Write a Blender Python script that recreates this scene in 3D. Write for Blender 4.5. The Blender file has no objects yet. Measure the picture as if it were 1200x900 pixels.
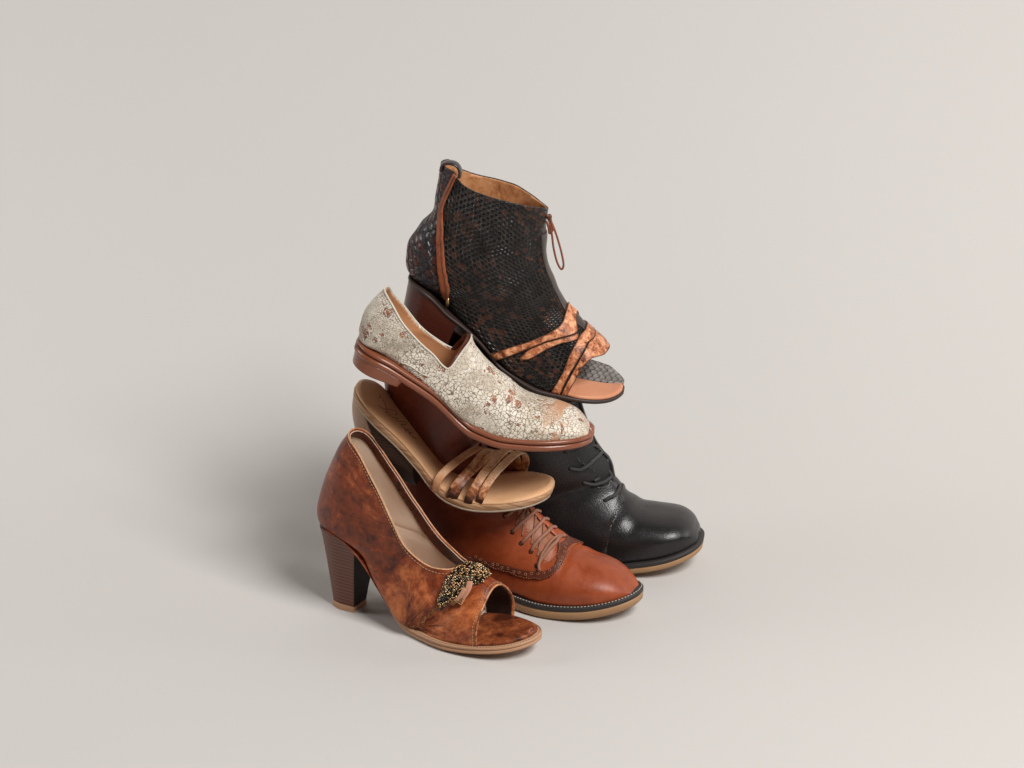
import bpy, bmesh, math, random
import numpy as np
from mathutils import Vector, Matrix, noise

random.seed(7); rng = np.random.default_rng(7)
C = bpy.context.scene
R = math.radians
# ------------------------------------------------------------------ camera
TILT = R(22); DIST = 2.6; AIM = Vector((0, 0, .233))
cam_d = bpy.data.cameras.new('camera'); cam = bpy.data.objects.new('camera', cam_d)
C.collection.objects.link(cam); C.camera = cam
cam.location = AIM + Vector((0, -DIST*math.cos(TILT), DIST*math.sin(TILT)))
cam.rotation_euler = (math.pi/2 - TILT, 0, 0)
cam_d.sensor_width = 36; cam_d.lens = 36*DIST/1.0
cam_d.clip_start = .1; cam_d.clip_end = 60
# ------------------------------------------------------------------ light: a studio with one big soft box, a weak rim and dim room light
w = bpy.data.worlds.new('World'); C.world = w; w.use_nodes = True
w.node_tree.nodes['Background'].inputs[0].default_value = (.95, .97, 1, 1)
w.node_tree.nodes['Background'].inputs[1].default_value = .015
def area(name, loc, aim, size, power, col=(1, 1, 1), sy=None):
    d = bpy.data.lights.new(name, 'AREA'); o = bpy.data.objects.new(name, d)
    C.collection.objects.link(o); o.location = loc
    o.rotation_euler = (Vector(aim) - Vector(loc)).to_track_quat('-Z', 'Y').to_euler()
    d.shape = 'RECTANGLE'; d.size = size; d.size_y = sy or size; d.energy = power; d.color = col
    return o
area('softbox_key', (1.45, -1.75, 2.75), (0.0, .05, .2), 1.35, 138, (1, .985, .97))
area('softbox_fill', (-1.2, -1.9, 1.3), (-.05, 0, .25), .7, 1.8, (1, .98, .96))
area('softbox_rim', (-1.3, .12, .75), (-.1, .02, .3), .5, 5, (1, .985, .97))
area('softbox_side', (2.2, .15, 1.0), (.05, .05, .2), .7, 9, (1, .985, .97))
C.view_settings.view_transform = 'Standard'; C.view_settings.look = 'None'
C.view_settings.exposure = 0; C.view_settings.gamma = 1
C.render.engine = 'CYCLES'

# ------------------------------------------------------------------ mesh kit
def cr(keys, n):
    """Catmull-Rom through the key rows, n samples, index-uniform."""
    K = np.asarray(keys, float); m = len(K)
    K2 = np.vstack([2*K[0]-K[1], K, 2*K[-1]-K[-2]])
    t = np.linspace(0, m-1, n); i = np.minimum(t.astype(int), m-2); f = (t-i)[:, None]
    a, b, c, d = K2[i], K2[i+1], K2[i+2], K2[i+3]
    return .5*((2*b)+(c-a)*f+(2*a-5*b+4*c-d)*f*f+(3*b-a-3*c+d)*f**3)
def curve_f(pts):
    """smooth monotone-ish function through (x, z) points"""
    P = np.asarray(sorted(pts), float); X, Y = P[:, 0], P[:, 1]
    h = np.diff(X); s = np.diff(Y)/h; m = np.empty_like(Y); m[0] = s[0]; m[-1] = s[-1]
    for i in range(1, len(m)-1):
        m[i] = 0 if s[i-1]*s[i] <= 0 else 2*s[i-1]*s[i]/(s[i-1]+s[i])*.5 + .25*(s[i-1]+s[i])
    def f(x):
        x = np.clip(x, X[0], X[-1]); i = np.clip(np.searchsorted(X, x)-1, 0, len(h)-1)
        t = (x-X[i])/h[i]
        return ((1+2*t)*(1-t)**2*Y[i]+t*(1-t)**2*h[i]*m[i]+t*t*(3-2*t)*Y[i+1]+t*t*(t-1)*h[i]*m[i+1])
    return f
def plan(L, wh, ww, wb, heel=.12, toe=.76, n=2.2):
    ks = [(0, wh), (.15, wh), (.4, ww), (.68, wb), (.8, wb*.99), (1, wb*.97)]
    def f(x):
        u = np.clip(np.asarray(x, float)/L, 0, 1); b = np.zeros_like(u)
        for (x0, y0), (x1, y1) in zip(ks, ks[1:]):
            t = np.clip((u-x0)/(x1-x0), 0, 1); t = t*t*(3-2*t)
            b = np.where((u >= x0), y0*(1-t)+y1*t, b)
        b = np.where(u < heel, b*np.sqrt(np.maximum(0, 1-((heel-u)/heel)**2)), b)
        return np.where(u > toe, b*np.maximum(0, 1-(np.maximum(0, u-toe)/(1-toe))**n)**(1/n), b)
    return f
def obj(name, V, F, mat, parent=None, uv=None, smooth=True, thick=0, off=-1, wn=False):
    me = bpy.data.meshes.new(name)
    me.from_pydata([tuple(map(float, v)) for v in V], [], [tuple(map(int, f)) for f in F])
    me.update()
    if uv is not None:
        l = me.uv_layers.new(name='UVMap'); idx = np.empty(len(me.loops), int); me.loops.foreach_get('vertex_index', idx)
        l.data.foreach_set('uv', np.asarray(uv)[idx].astype(np.float32).ravel())
    if smooth: me.polygons.foreach_set('use_smooth', [True]*len(me.polygons))
    o = bpy.data.objects.new(name, me); C.collection.objects.link(o)
    for m_ in (mat if isinstance(mat, (list, tuple)) else [mat]): me.materials.append(m_)
    if parent: o.parent = parent
    if thick:
        s = o.modifiers.new('thickness', 'SOLIDIFY'); s.thickness = thick; s.offset = off; s.use_even_offset = False
    return o
class Surf:
    """a lofted leather surface: rings fan from the shaft round the ankle to the toe"""
    def __init__(s, rings, nu=170, nv=128):
        K = cr(rings, nu); th = np.linspace(-math.pi, math.pi, nv+1)
        # ring angle: -pi/2.. bottom seam at index 0
        ph = np.linspace(-math.pi/2, 1.5*math.pi, nv+1)
        Bx, Bz, Fx, Fz, w_, c, nl, nu_ = [K[:, i][:, None] for i in range(8)]
        cs, sn = np.cos(ph)[None], np.sin(ph)[None]
        Bz = Bz-.0028*np.clip((nl-2.5)/2, 0, 1)
        n = np.where(sn < 0, np.clip(nl, 2, 8), np.clip(nu_, 1.8, 8))
        lat = -np.sign(cs)*np.abs(cs)**(2/n)*np.maximum(w_, 1e-4)
        a = c+np.where(sn < 0, c, 1-c)*np.sign(sn)*np.abs(sn)**(2/n)
        X = Bx+(Fx-Bx)*a; Z = Bz+(Fz-Bz)*a
        s.P = np.stack([X, lat*np.ones_like(X), Z], -1)
        s.N = s.normals(s.P)
        du = np.linalg.norm(np.diff(s.P, axis=0), axis=2).mean(1); u = np.r_[0, np.cumsum(du)]
        dv = np.linalg.norm(np.diff(s.P, axis=1), axis=2); v = np.c_[np.zeros(len(u)), np.cumsum(dv, axis=1)]
        v = v-v[:, nv//2][:, None]
        s.uv = np.stack([u[:, None]*np.ones_like(v), v], -1)
    @staticmethod
    def normals(P):
        du = np.gradient(P, axis=0); dv = np.gradient(P, axis=1)
        dv[:, 0] = dv[:, -1] = (P[:, 1]-P[:, -2])/2
        n = np.cross(dv, du); l = np.linalg.norm(n, axis=2, keepdims=True)
        n = n/np.maximum(l, 1e-12)
        cen = P.mean(axis=1, keepdims=True)
        if ((n*(P-cen)).sum()) < 0: n = -n
        return n
    def displace(s, fn):
        s.P = s.P+s.N*fn(s.P, s.uv)[..., None]; s.N = s.normals(s.P)
    def mesh(s, clips=(), d=0.0):
        P = s.P+s.N*d; nu, nv = P.shape[:2]
        V = P.reshape(-1, 3); UV = s.uv.reshape(-1, 2)
        i, j = np.meshgrid(np.arange(nu-1), np.arange(nv-1), indexing='ij'); a = (i*nv+j).ravel()
        q = np.stack([a, a+1, a+nv+1, a+nv], 1)
        T = np.vstack([q[:, [0, 1, 2]], q[:, [0, 2, 3]]])
        A = np.hstack([V, UV])
        # outward winding
        t0 = T[len(T)//3]; fn = np.cross(V[t0[1]]-V[t0[0]], V[t0[2]]-V[t0[0]])
        if fn@s.N.reshape(-1, 3)[t0[0]] < 0: T = T[:, ::-1]
        for c in clips: A, T = clip(A, T, c)
        return A, T
    def at(s, x, z, side=-1, d=0.0):
        """surface point and normal nearest to side view position (x, z)"""
        m = (s.P[..., 1]*side >= -1e-6)
        k = np.where(m, (s.P[..., 0]-x)**2+(s.P[..., 2]-z)**2, 1e9)
        # keep the outermost candidate
        i = np.unravel_index(np.argmin(k - 0*np.abs(s.P[..., 1])), k.shape)
        return s.P[i]+s.N[i]*d, s.N[i]
    def near(s, p, d=0.0):
        i = np.unravel_index(np.argmin(((s.P-np.asarray(p))**2).sum(-1)), s.P.shape[:2])
        return s.P[i]+s.N[i]*d, s.N[i]
    def path(s, pts, d, n=40):
        """points (x, y, z) laid on to the surface, d above it"""
        Q = cr(pts, n); return [s.near(q, d)[0] for q in Q]
def clip(A, T, f):
    """keep where f < 0"""
    v = f(A); keep = v < 0; out = []; new = []; cache = {}; base = len(A)
    k3 = keep[T]; cnt = k3.sum(1)
    out.append(T[cnt == 3]); ex = []
    def mid(a, b):
        key = (a, b) if a < b else (b, a)
        if key not in cache:
            t = v[key[0]]/(v[key[0]]-v[key[1]]); t = min(max(t, .001), .999)
            cache[key] = base+len(new); new.append(A[key[0]]*(1-t)+A[key[1]]*t)
        return cache[key]
    for tri, kk in zip(T[(cnt == 1) | (cnt == 2)], k3[(cnt == 1) | (cnt == 2)]):
        t = list(map(int, tri)); kk = list(kk)
        if sum(kk) == 1:
            i = kk.index(True); a, b, c = t[i], t[(i+1) % 3], t[(i+2) % 3]
            ex.append((a, mid(a, b), mid(a, c)))
        else:
            i = kk.index(False); a, b, c = t[i], t[(i+1) % 3], t[(i+2) % 3]
            m1, m2 = mid(a, b), mid(a, c); ex += [(m1, b, c), (m1, c, m2)]
    A2 = np.vstack([A, np.array(new)]) if new else A
    T2 = np.vstack([out[0], np.array(ex, int)]) if ex else out[0]
    used = np.unique(T2); mp = -np.ones(len(A2), int); mp[used] = np.arange(len(used))
    return A2[used], mp[T2]
def boundary(A, T, cond=None, minlen=.01):
    """chains of open edges as point lists; cond(points) filters them"""
    E = {}
    for a, b in np.vstack([T[:, [0, 1]], T[:, [1, 2]], T[:, [2, 0]]]):
        k = (min(a, b), max(a, b)); E[k] = E.get(k, 0)+1
    nb = {}
    for (a, b), c in E.items():
        if c == 1 and (cond is None or (cond(A[a]) and cond(A[b]))):
            nb.setdefault(a, []).append(b); nb.setdefault(b, []).append(a)
    seen = set(); chains = []
    for st in sorted(nb, key=lambda k: len(nb[k])):
        if st in seen: continue
        ch = [st]; seen.add(st); cur = st
        while True:
            nx = [q for q in nb[cur] if q not in seen]
            if not nx: break
            cur = nx[0]; seen.add(cur); ch.append(cur)
        P = A[ch][:, :3]
        if len(P) > 3 and np.linalg.norm(np.diff(P, axis=0), axis=1).sum() > minlen:
            if len(nb[st]) == 2 and st in nb[ch[-1]]: P = np.vstack([P, P[0]])
            chains.append(P)
    return chains
def resample(P, step):
    P = np.asarray(P, float); l = np.r_[0, np.cumsum(np.linalg.norm(np.diff(P, axis=0), axis=1))]
    n = max(2, int(l[-1]/step)); t = np.linspace(0, l[-1], n)
    return np.stack([np.interp(t, l, P[:, k]) for k in range(3)], 1)
def smooth_line(P, it=3):
    P = np.array(P, float)
    for _ in range(it): P[1:-1] = (P[:-2]+2*P[1:-1]+P[2:])/4
    return P
def tube(P, r, k=8, flat=1.0, nrm=None, taper=None):
    """tube (or strap, flat < 1) along P; nrm gives the flat direction"""
    P = np.asarray(P, float); n = len(P); tan = np.gradient(P, axis=0)
    tan /= np.maximum(np.linalg.norm(tan, axis=1, keepdims=True), 1e-9)
    V = []; up = np.array([0, 0, 1.]) if nrm is None else None; prev = None
    for i in range(n):
        if nrm is not None: u = np.asarray(nrm[i] if np.ndim(nrm) == 2 else nrm, float)
        else: u = prev if prev is not None else (up if abs(tan[i]@up) < .9 else np.array([0, 1., 0]))
        u = u-tan[i]*(u@tan[i]); u /= max(np.linalg.norm(u), 1e-9); prev = u; s = np.cross(tan[i], u)
        rr = r*(taper[i] if taper is not None else 1)
        for j in range(k):
            a = 2*math.pi*j/k
            ca, sa = math.cos(a), math.sin(a)
            if flat < .7: ca = math.copysign(abs(ca)**.6, ca); sa = math.copysign(abs(sa)**.6, sa)
            V.append(P[i]+s*rr*ca+u*rr*flat*sa)
    F = [(i*k+j, i*k+(j+1) % k, (i+1)*k+(j+1) % k, (i+1)*k+j) for i in range(n-1) for j in range(k)]
    F += [tuple(range(k))[::-1], tuple((n-1)*k+j for j in range(k))]
    return V, F
class MB:
    def __init__(s): s.V = []; s.F = []
    def add(s, VF):
        V, F = VF; b = len(s.V); s.V += [tuple(map(float, v)) for v in V]; s.F += [tuple(int(i)+b for i in f) for f in F]; return s
    def out(s, name, mat, parent, **k): return obj(name, s.V, s.F, mat, parent, **k)
def ball(c, r, seg=6, sc=(1, 1, 1)):
    V = [(c[0], c[1], c[2]+r*sc[2])]; rows = seg//2
    for i in range(1, rows):
        a = math.pi*i/rows
        for j in range(seg):
            b = 2*math.pi*j/seg; V.append((c[0]+r*sc[0]*math.sin(a)*math.cos(b), c[1]+r*sc[1]*math.sin(a)*math.sin(b), c[2]+r*sc[2]*math.cos(a)))
    V.append((c[0], c[1], c[2]-r*sc[2])); F = [(0, 1+j, 1+(j+1) % seg) for j in range(seg)]
    for i in range(rows-2):
        for j in range(seg): F.append((1+i*seg+j, 1+(i+1)*seg+j, 1+(i+1)*seg+(j+1) % seg, 1+i*seg+(j+1) % seg))
    F += [(len(V)-1, 1+(rows-2)*seg+(j+1) % seg, 1+(rows-2)*seg+j) for j in range(seg)]
    return V, F
def dashes(P, step, length, r, dmat=None, k=5, lift=None):
    """stitches along a line"""
    mb = MB(); Q = resample(P, step)
    for i in range(len(Q)-1):
        a, b = Q[i], Q[i]+(Q[i+1]-Q[i])*length
        m = (a+b)/2; 
        if lift is not None: m = m+lift
        mb.add(tube([a, m, b], r, k))
    return mb
def slab(W, Z, x0, x1, prof, n=72, inset=0, mid=5, dome=0.0):
    """sole layer: plan outline W between x0 and x1 following Z; prof = (outset, dz) from top edge to bottom edge"""
    t = np.linspace(0, math.pi, n+1); xs = x0+(x1-x0)*(1-np.cos(t))/2
    y = np.asarray(W(xs)).copy(); zz = Z(xs)
    near = np.stack([xs, -y], 1); far = np.stack([xs, y], 1)[::-1][1:-1]
    loop = np.vstack([near, far]); m = len(loop)
    tg = np.roll(loop, -1, 0)-np.roll(loop, 1, 0); nr = np.stack([tg[:, 1], -tg[:, 0]], 1)
    nr /= np.maximum(np.linalg.norm(nr, axis=1, keepdims=True), 1e-9)
    V = []; 
    for o_, dz in prof:
        q = loop+nr*(o_-inset)
        V += [(q[i, 0], q[i, 1], float(Z(np.array(loop[i, 0])))+dz) for i in range(m)]
    F = []
    for r_ in range(len(prof)-1):
        for i in range(m):
            a = r_*m+i; b = r_*m+(i+1) % m; F.append((a, a+m, b+m, b))
    def cap(row, sgn, dm):
        base = row*m; rows = []
        for i in range(1, n):
            a = V[base+i]; b = V[base+m-i]; ids = [base+i]
            for k in range(1, mid):
                f = k/mid; V.append((a[0]*(1-f)+b[0]*f, a[1]*(1-f)+b[1]*f, a[2]*(1-f)+b[2]*f+dm*4*f*(1-f))); ids.append(len(V)-1)
            ids.append(base+m-i); rows.append(ids)
        for p, q in zip(rows, rows[1:]):
            for k in range(mid):
                f = (p[k], q[k], q[k+1], p[k+1]); F.append(f if sgn > 0 else f[::-1])
        for e, rw in ((base, rows[0]), (base+n, rows[-1])):
            for k in range(mid):
                f = (e, rw[k], rw[k+1]); f = f if (e == base) else f[::-1]; F.append(f if sgn > 0 else f[::-1])
    cap(0, 1, dome); cap(len(prof)-1, -1, 0)
    return V, F
def perim(W, Z, x0, x1, out, dz, n=160):
    t = np.linspace(0, math.pi, n+1); xs = x0+(x1-x0)*(1-np.cos(t))/2; y = np.asarray(W(xs))
    loop = np.vstack([np.stack([xs, -y], 1), np.stack([xs, y], 1)[::-1][1:]])
    tg = np.gradient(loop, axis=0); nr = np.stack([tg[:, 1], -tg[:, 0]], 1); nr /= np.maximum(np.linalg.norm(nr, axis=1, keepdims=True), 1e-9)
    q = loop+nr*out
    return np.stack([q[:, 0], q[:, 1], Z(loop[:, 0])+dz], 1)
def heel_block(W, Z, x1, zb, dz, bx0, bx1, bs, n=40, lev=14, breast_bow=.0, hb=0.0, curve=1.0):
    """block heel: top follows the seat (0..x1) at Z-dz, bottom footprint spans bx0..bx1 at height zb, widths scaled by bs"""
    t = np.linspace(0, math.pi/2, n//2); xs = x1*(1-np.cos(t)); yy = np.asarray(W(xs))
    per = [(x, -y) for x, y in zip(xs, yy)]
    for f in np.linspace(0, 1, 9)[1:-1]: per.append((x1-breast_bow*4*f*(1-f), -yy[-1]*(1-2*f)))
    per += [(x, y) for x, y in zip(xs[::-1], yy[::-1])][:-1]
    per = np.array(per); m = len(per); V = []
    for l in range(lev+1):
        f = l/lev; g = f**curve
        for x, y in per:
            zt = float(Z(np.array(x)))-dz
            bx = bx0+(bx1-bx0)*x/x1
            V.append((x*(1-g)+bx*g, y*(1-g+bs*g), zt*(1-f)+zb*f))
    F = [(l*m+i, (l+1)*m+i, (l+1)*m+(i+1) % m, l*m+(i+1) % m) for l in range(lev) for i in range(m)]
    F += [tuple(range(m)), tuple(lev*m+i for i in range(m))[::-1]]
    return V, F
def breast_plate(W, Z, x1, zb, dz, bx1, bs, lev=14, curve=1.0, t=.0007):
    """thin cover on the flat front of a heel block built with the same numbers"""
    y0 = float(W(np.array(x1)))-.0006; V = []
    for side in (t, -.0004):
        for l in range(lev+1):
            f = l/lev; g = f**curve; x = x1*(1-g)+bx1*g; y = y0*(1-g+bs*g); z = (float(Z(np.array(x1)))-dz)*(1-f)+zb*f
            V += [(x+side, -y, z), (x+side, y, z)]
    n = 2*(lev+1); F = [(2*l, 2*l+1, 2*l+3, 2*l+2) for l in range(lev)]+[(n+2*l, n+2*l+2, n+2*l+3, n+2*l+1) for l in range(lev)]
    F += [(2*l, 2*l+2, n+2*l+2, n+2*l) for l in range(lev)]+[(2*l+1, n+2*l+1, n+2*l+3, 2*l+3) for l in range(lev)]+[(0, n, n+1, 1), (2*lev, 2*lev+1, n+2*lev+1, n+2*lev)]
    return V, F
def crease(o, deg=38):
    m = o.modifiers.new('crisp_edges', 'EDGE_SPLIT'); m.split_angle = R(deg); return o
def sdpoly(pts, closed=True, smooth=0):
    """signed distance to a polygon in the side (x, z) plane, negative inside"""
    P = np.asarray(pts, float)
    if smooth: P = cr(np.vstack([P, P[:1]]) if closed else P, smooth); P = P[:-1] if closed else P
    def f(x, z):
        q = np.stack([x, z], 1); d = np.full(len(q), 1e9); ins = np.zeros(len(q), bool)
        n = len(P)
        for i in range(n if closed else n-1):
            a, b = P[i], P[(i+1) % n]; e = b-a; w_ = q-a
            t = np.clip((w_@e)/max(e@e, 1e-12), 0, 1); d = np.minimum(d, np.linalg.norm(w_-t[:, None]*e, axis=1))
            if closed:
                c = ((a[1] > q[:, 1]) != (b[1] > q[:, 1])); 
                with np.errstate(divide='ignore', invalid='ignore'):
                    xi = (b[0]-a[0])*(q[:, 1]-a[1])/(b[1]-a[1])+a[0]
                ins ^= c & (q[:, 0] < xi)
        return np.where(ins, -d, d)
    return f
def top_clip(Tn, Tf, xcut=9, blend=.012):
    """field > 0 above the top line (near / far sides traced separately)"""
    fn, ff = curve_f(Tn), curve_f(Tf)
    def f(A):
        x, y, z = A[:, 0], A[:, 1], A[:, 2]; s = np.clip(y/blend*.5+.5, 0, 1)
        return z-(fn(x)*(1-s)+ff(x)*s)
    return f
def toe(xb, xf, tb, tf, Z, D, W, k=10, c0=.32, nl=7, n0=2.2, slim=0.0):
    out = []
    for i in range(k+1):
        s = math.sin(i/k*math.pi/2); x = xb+(tb-xb)*s; xf_ = xf+(tf-xf)*s
        wv = max(float(W(np.array(x)))-slim, .0006) if i < k else .0006
        zb = float(Z(np.array(x)))-.0; zf = float(D(np.array(xf_)))
        if i == k: zf = zb+max(.002, (zf-zb)*.5); 
        out.append((x, zb, xf_, max(zf, zb+.002), wv, c0+.06*s, nl-(nl-3.4)*s*s*s, n0))
    return out
def thing(name, label, cat, loc, yaw=0, pitch=0, roll=0, group=None):
    o = bpy.data.objects.new(name, None); C.collection.objects.link(o); o.empty_display_size = .03
    o.location = loc; o.rotation_euler = (R(roll), R(pitch), R(yaw)); o['label'] = label; o['category'] = cat
    if group: o['group'] = group
    return o
# ------------------------------------------------------------------ materials
class Nd:
    def __init__(s, name):
        s.m = bpy.data.materials.new(name); s.m.use_nodes = True; s.t = s.m.node_tree; s.b = s.t.nodes['Principled BSDF']
        s.tc = s.t.nodes.new('ShaderNodeTexCoord')
    def n(s, typ, ins=None, **kw):
        o = s.t.nodes.new('ShaderNode'+typ)
        for k, v in kw.items(): setattr(o, k, v)
        for k, v in (ins or {}).items(): s.set(o.inputs[k], v)
        return o
    def set(s, inp, v):
        if isinstance(v, bpy.types.NodeSocket): s.t.links.new(v, inp)
        elif isinstance(v, (tuple, list)) and len(v) == 3 and inp.type == 'RGBA': inp.default_value = (*v, 1)
        else: inp.default_value = v
    def noise(s, scale, vec=None, detail=6, rough=.55, dist=0.0):
        return s.n('TexNoise', {'Vector': vec or s.tc.outputs['Object'], 'Scale': scale, 'Detail': detail, 'Roughness': rough, 'Distortion': dist}).outputs['Fac']
    def vor(s, scale, vec=None, feature='F1', rnd=1.0, out='Distance'):
        return s.n('TexVoronoi', {'Vector': vec or s.tc.outputs['Object'], 'Scale': scale, 'Randomness': rnd}, feature=feature).outputs[out]
    def ramp(s, fac, stops, interp='LINEAR'):
        r = s.n('ValToRGB', {'Fac': fac}); e = r.color_ramp.elements; r.color_ramp.interpolation = interp
        while len(e) < len(stops): e.new(.5)
        for q, (p, c) in zip(e, stops):
            q.position = p; q.color = (*c, 1) if isinstance(c, (tuple, list)) else (c, c, c, 1)
        return r.outputs['Color']
    def math(s, op, a, b=0.0, c=None, clamp=False):
        o = s.n('Math', {0: a, 1: b}, operation=op, use_clamp=clamp)
        if c is not None: s.set(o.inputs[2], c)
        return o.outputs[0]
    def vm(s, op, a, b=None, c=None, out=0):
        o = s.n('VectorMath', {0: a}, operation=op)
        if b is not None: s.set(o.inputs[1], b)
        if c is not None: s.set(o.inputs[2], c)
        return o.outputs[out]
    def mix(s, f, a, b, mode='MIX'):
        o = s.n('Mix', data_type='RGBA', blend_type=mode); s.set(o.inputs['Factor'], f)
        s.set(o.inputs['A'], a); s.set(o.inputs['B'], b); return o.outputs['Result']
    def map(s, vec, scale=(1, 1, 1), rot=(0, 0, 0), loc=(0, 0, 0)):
        return s.n('Mapping', {'Vector': vec, 'Scale': scale, 'Rotation': rot, 'Location': loc}).outputs[0]
    def bump(s, h, strength, dist, prev=None):
        b = s.n('Bump', {'Height': h, 'Strength': strength, 'Distance': dist})
        if prev is not None: s.set(b.inputs['Normal'], prev)
        return b.outputs[0]
    def fin(s, col=None, rough=None, nrm=None, spec=.5, **kw):
        if col is not None: s.set(s.b.inputs['Base Color'], col)
        if rough is not None: s.set(s.b.inputs['Roughness'], rough)
        if nrm is not None: s.set(s.b.inputs['Normal'], nrm)
        s.b.inputs['Specular IOR Level'].default_value = spec
        for k, v in kw.items(): s.set(s.b.inputs[k], v)
        return s.m
def plain(name, col, rough=.5, var=.12, scale=60, bump=.15, spec=.4, **kw):
    m = Nd(name); n1 = m.noise(scale); c = m.mix(n1, tuple(q*(1-var) for q in col), tuple(min(1, q*(1+var)) for q in col))
    n2 = m.noise(scale*12, detail=3)
    return m.fin(c, rough, m.bump(n2, bump, .0006), spec, **kw)

def leather_marbled(name, dark, mid, light, scale=14, lo=.38, hi=.62, rough=.38, dye_shade=None, pleats=False, spec=.32):
    m = Nd(name); O = m.tc.outputs['Object']
    n1 = m.noise(scale, O, 9, .62, 1.2); n2 = m.noise(scale*4.5, O, 6, .7, .8); n3 = m.noise(scale*14, O, 4, .6)
    f = m.math('ADD', m.math('MULTIPLY', n1, .58), m.math('ADD', m.math('MULTIPLY', n2, .30), m.math('MULTIPLY', n3, .12)))
    if dye_shade:  # gradient along x: real dye on the pump, painted shade on the cognac
        xx = m.n('SeparateXYZ', {'Vector': O}).outputs[0]; f = m.math('ADD', f, m.n('MapRange', {'Value': xx, 'From Min': dye_shade[0], 'From Max': dye_shade[1], 'To Min': dye_shade[2], 'To Max': dye_shade[3]}).outputs[0])
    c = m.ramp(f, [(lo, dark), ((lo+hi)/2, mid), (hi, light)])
    scr = m.noise(9, m.map(O, (1, 4, 14), (.3, .9, .2)), 8, .75, 2.5)
    c = m.mix(m.ramp(scr, [(.60, 0), (.70, .22)]), c, tuple(min(1, q*1.35) for q in light))
    pores = m.vor(900, O); fine = m.noise(260, O, 5, .6)
    nb = m.bump(pores, .10, .0004); nb = m.bump(fine, .22, .0007, nb); nb = m.bump(n2, .25, .0012, nb)
    if pleats:      # folds gathered into the vamp seam, fanning from its low end; crease shade and highlights painted in
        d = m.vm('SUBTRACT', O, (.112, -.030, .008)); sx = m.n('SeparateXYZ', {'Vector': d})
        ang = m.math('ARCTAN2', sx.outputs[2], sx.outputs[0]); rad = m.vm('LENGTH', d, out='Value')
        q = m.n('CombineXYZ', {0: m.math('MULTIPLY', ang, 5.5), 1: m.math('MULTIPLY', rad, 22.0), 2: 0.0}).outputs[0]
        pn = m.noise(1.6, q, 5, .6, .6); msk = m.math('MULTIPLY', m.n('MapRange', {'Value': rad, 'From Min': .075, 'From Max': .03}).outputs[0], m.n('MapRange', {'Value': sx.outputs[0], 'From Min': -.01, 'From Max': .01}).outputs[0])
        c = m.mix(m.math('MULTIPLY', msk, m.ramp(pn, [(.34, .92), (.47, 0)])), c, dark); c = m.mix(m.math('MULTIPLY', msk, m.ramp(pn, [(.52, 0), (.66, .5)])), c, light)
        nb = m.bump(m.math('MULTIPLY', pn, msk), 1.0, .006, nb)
    return m.fin(c, m.ramp(n2, [(.3, rough-.07), (.7, rough+.14)]), nb, spec)
M = {}
M['pump'] = leather_marbled('marbled_brown_leather', (.045, .009, .004), (.235, .046, .014), (.60, .180, .056), 15, .39, .63, .33, (.08, .16, -.020, .040), pleats=True)
M['pump_insole'] = leather_marbled('marbled_insole_leather', (.07, .017, .008), (.24, .06, .02), (.46, .15, .055), 22, .40, .60, .34)
M['cognac'] = leather_marbled('cognac_leather', (.12, .020, .007), (.25, .046, .013), (.38, .080, .024), 9, .32, .66, .36, spec=.4, dye_shade=(.05, .17, -.20, .02))  # darker towards heel and shaft: shade painted into the leather colour
M['cognac_dark'] = leather_marbled('dark_cognac_leather', (.06, .016, .009), (.11, .028, .013), (.17, .045, .02), 30, .34, .68, .42)
M['cognac_pale'] = leather_marbled('pale_tongue_leather', (.22, .075, .035), (.36, .13, .065), (.48, .20, .11), 30, .34, .68, .45)
M['strap_tan'] = leather_marbled('burnished_tan_strap', (.13, .034, .013), (.38, .14, .055), (.60, .29, .14), 70, .42, .58, .36)
M['strap_orange'] = leather_marbled('burnished_orange_strap', (.10, .024, .010), (.46, .15, .06), (.76, .38, .20), 80, .42, .58, .40)
M['tan_lining'] = plain('tan_lining', (.50, .25, .12), .55, .12, 18)
M['cream_lining'] = plain('cream_lining', (.74, .58, .44), .6, .07, 12)
M['sandal_insole'] = leather_marbled('tan_insole_leather', (.56, .28, .13), (.66, .37, .19), (.74, .45, .26), 10, .3, .7, .45)
M['boot_insole'] = leather_marbled('salmon_insole_leather', (.42, .16, .08), (.56, .235, .125), (.62, .28, .155), 14, .3, .7, .45)
M['stitch_pale'] = plain('pale_thread', (.42, .27, .17), .8, .1)
M['stitch_dark'] = plain('dark_thread', (.06, .03, .02), .8, .1)
M['stitch_white'] = plain('white_thread', (.40, .36, .31), .8, .1)
M['welt_black'] = plain('black_welt', (.028, .024, .022), .55, .2, 80, .4)
M['gum'] = plain('gum_rubber', (.36, .20, .095), .55, .22, 22, .3)
M['gum_side'] = plain('tan_leather_sole_edge', (.46, .25, .14), .5, .15, 40, .2)
M['gum_dark'] = plain('rubber_underside', (.10, .06, .04), .7, .2, 30)
M['redbrown'] = plain('red_brown_rubber', (.215, .064, .028), .30, .16, 25, .1, .5, **{'Coat Weight': .15, 'Coat Roughness': .2})
M['redbrown_groove'] = plain('dark_groove', (.07, .018, .01), .5)
M['black_rubber'] = plain('black_rubber', (.012, .010, .010), .6)
M['dark_sole'] = plain('dark_brown_sole', (.035, .020, .016), .5, .2, 60)
M['lace_brown'] = plain('brown_lace', (.30, .135, .085), .7, .25, 300, .5)
M['lace_black'] = plain('black_lace', (.040, .037, .036), .6, .3, 400, .6)
M['cord'] = plain('brown_cord', (.22, .065, .03), .5, .2, 200, .3)
M['zip_tape'] = leather_marbled('zip_tape_leather', (.14, .035, .014), (.27, .075, .03), (.36, .11, .045), 60, .35, .65, .45)
M['taupe'] = plain('taupe_leather', (.050, .036, .030), .36, .2, 40, .3)
M['brass'] = plain('antique_brass', (.55, .38, .2), .35, .2, 50, .1, .5, Metallic=1.0)
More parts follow.
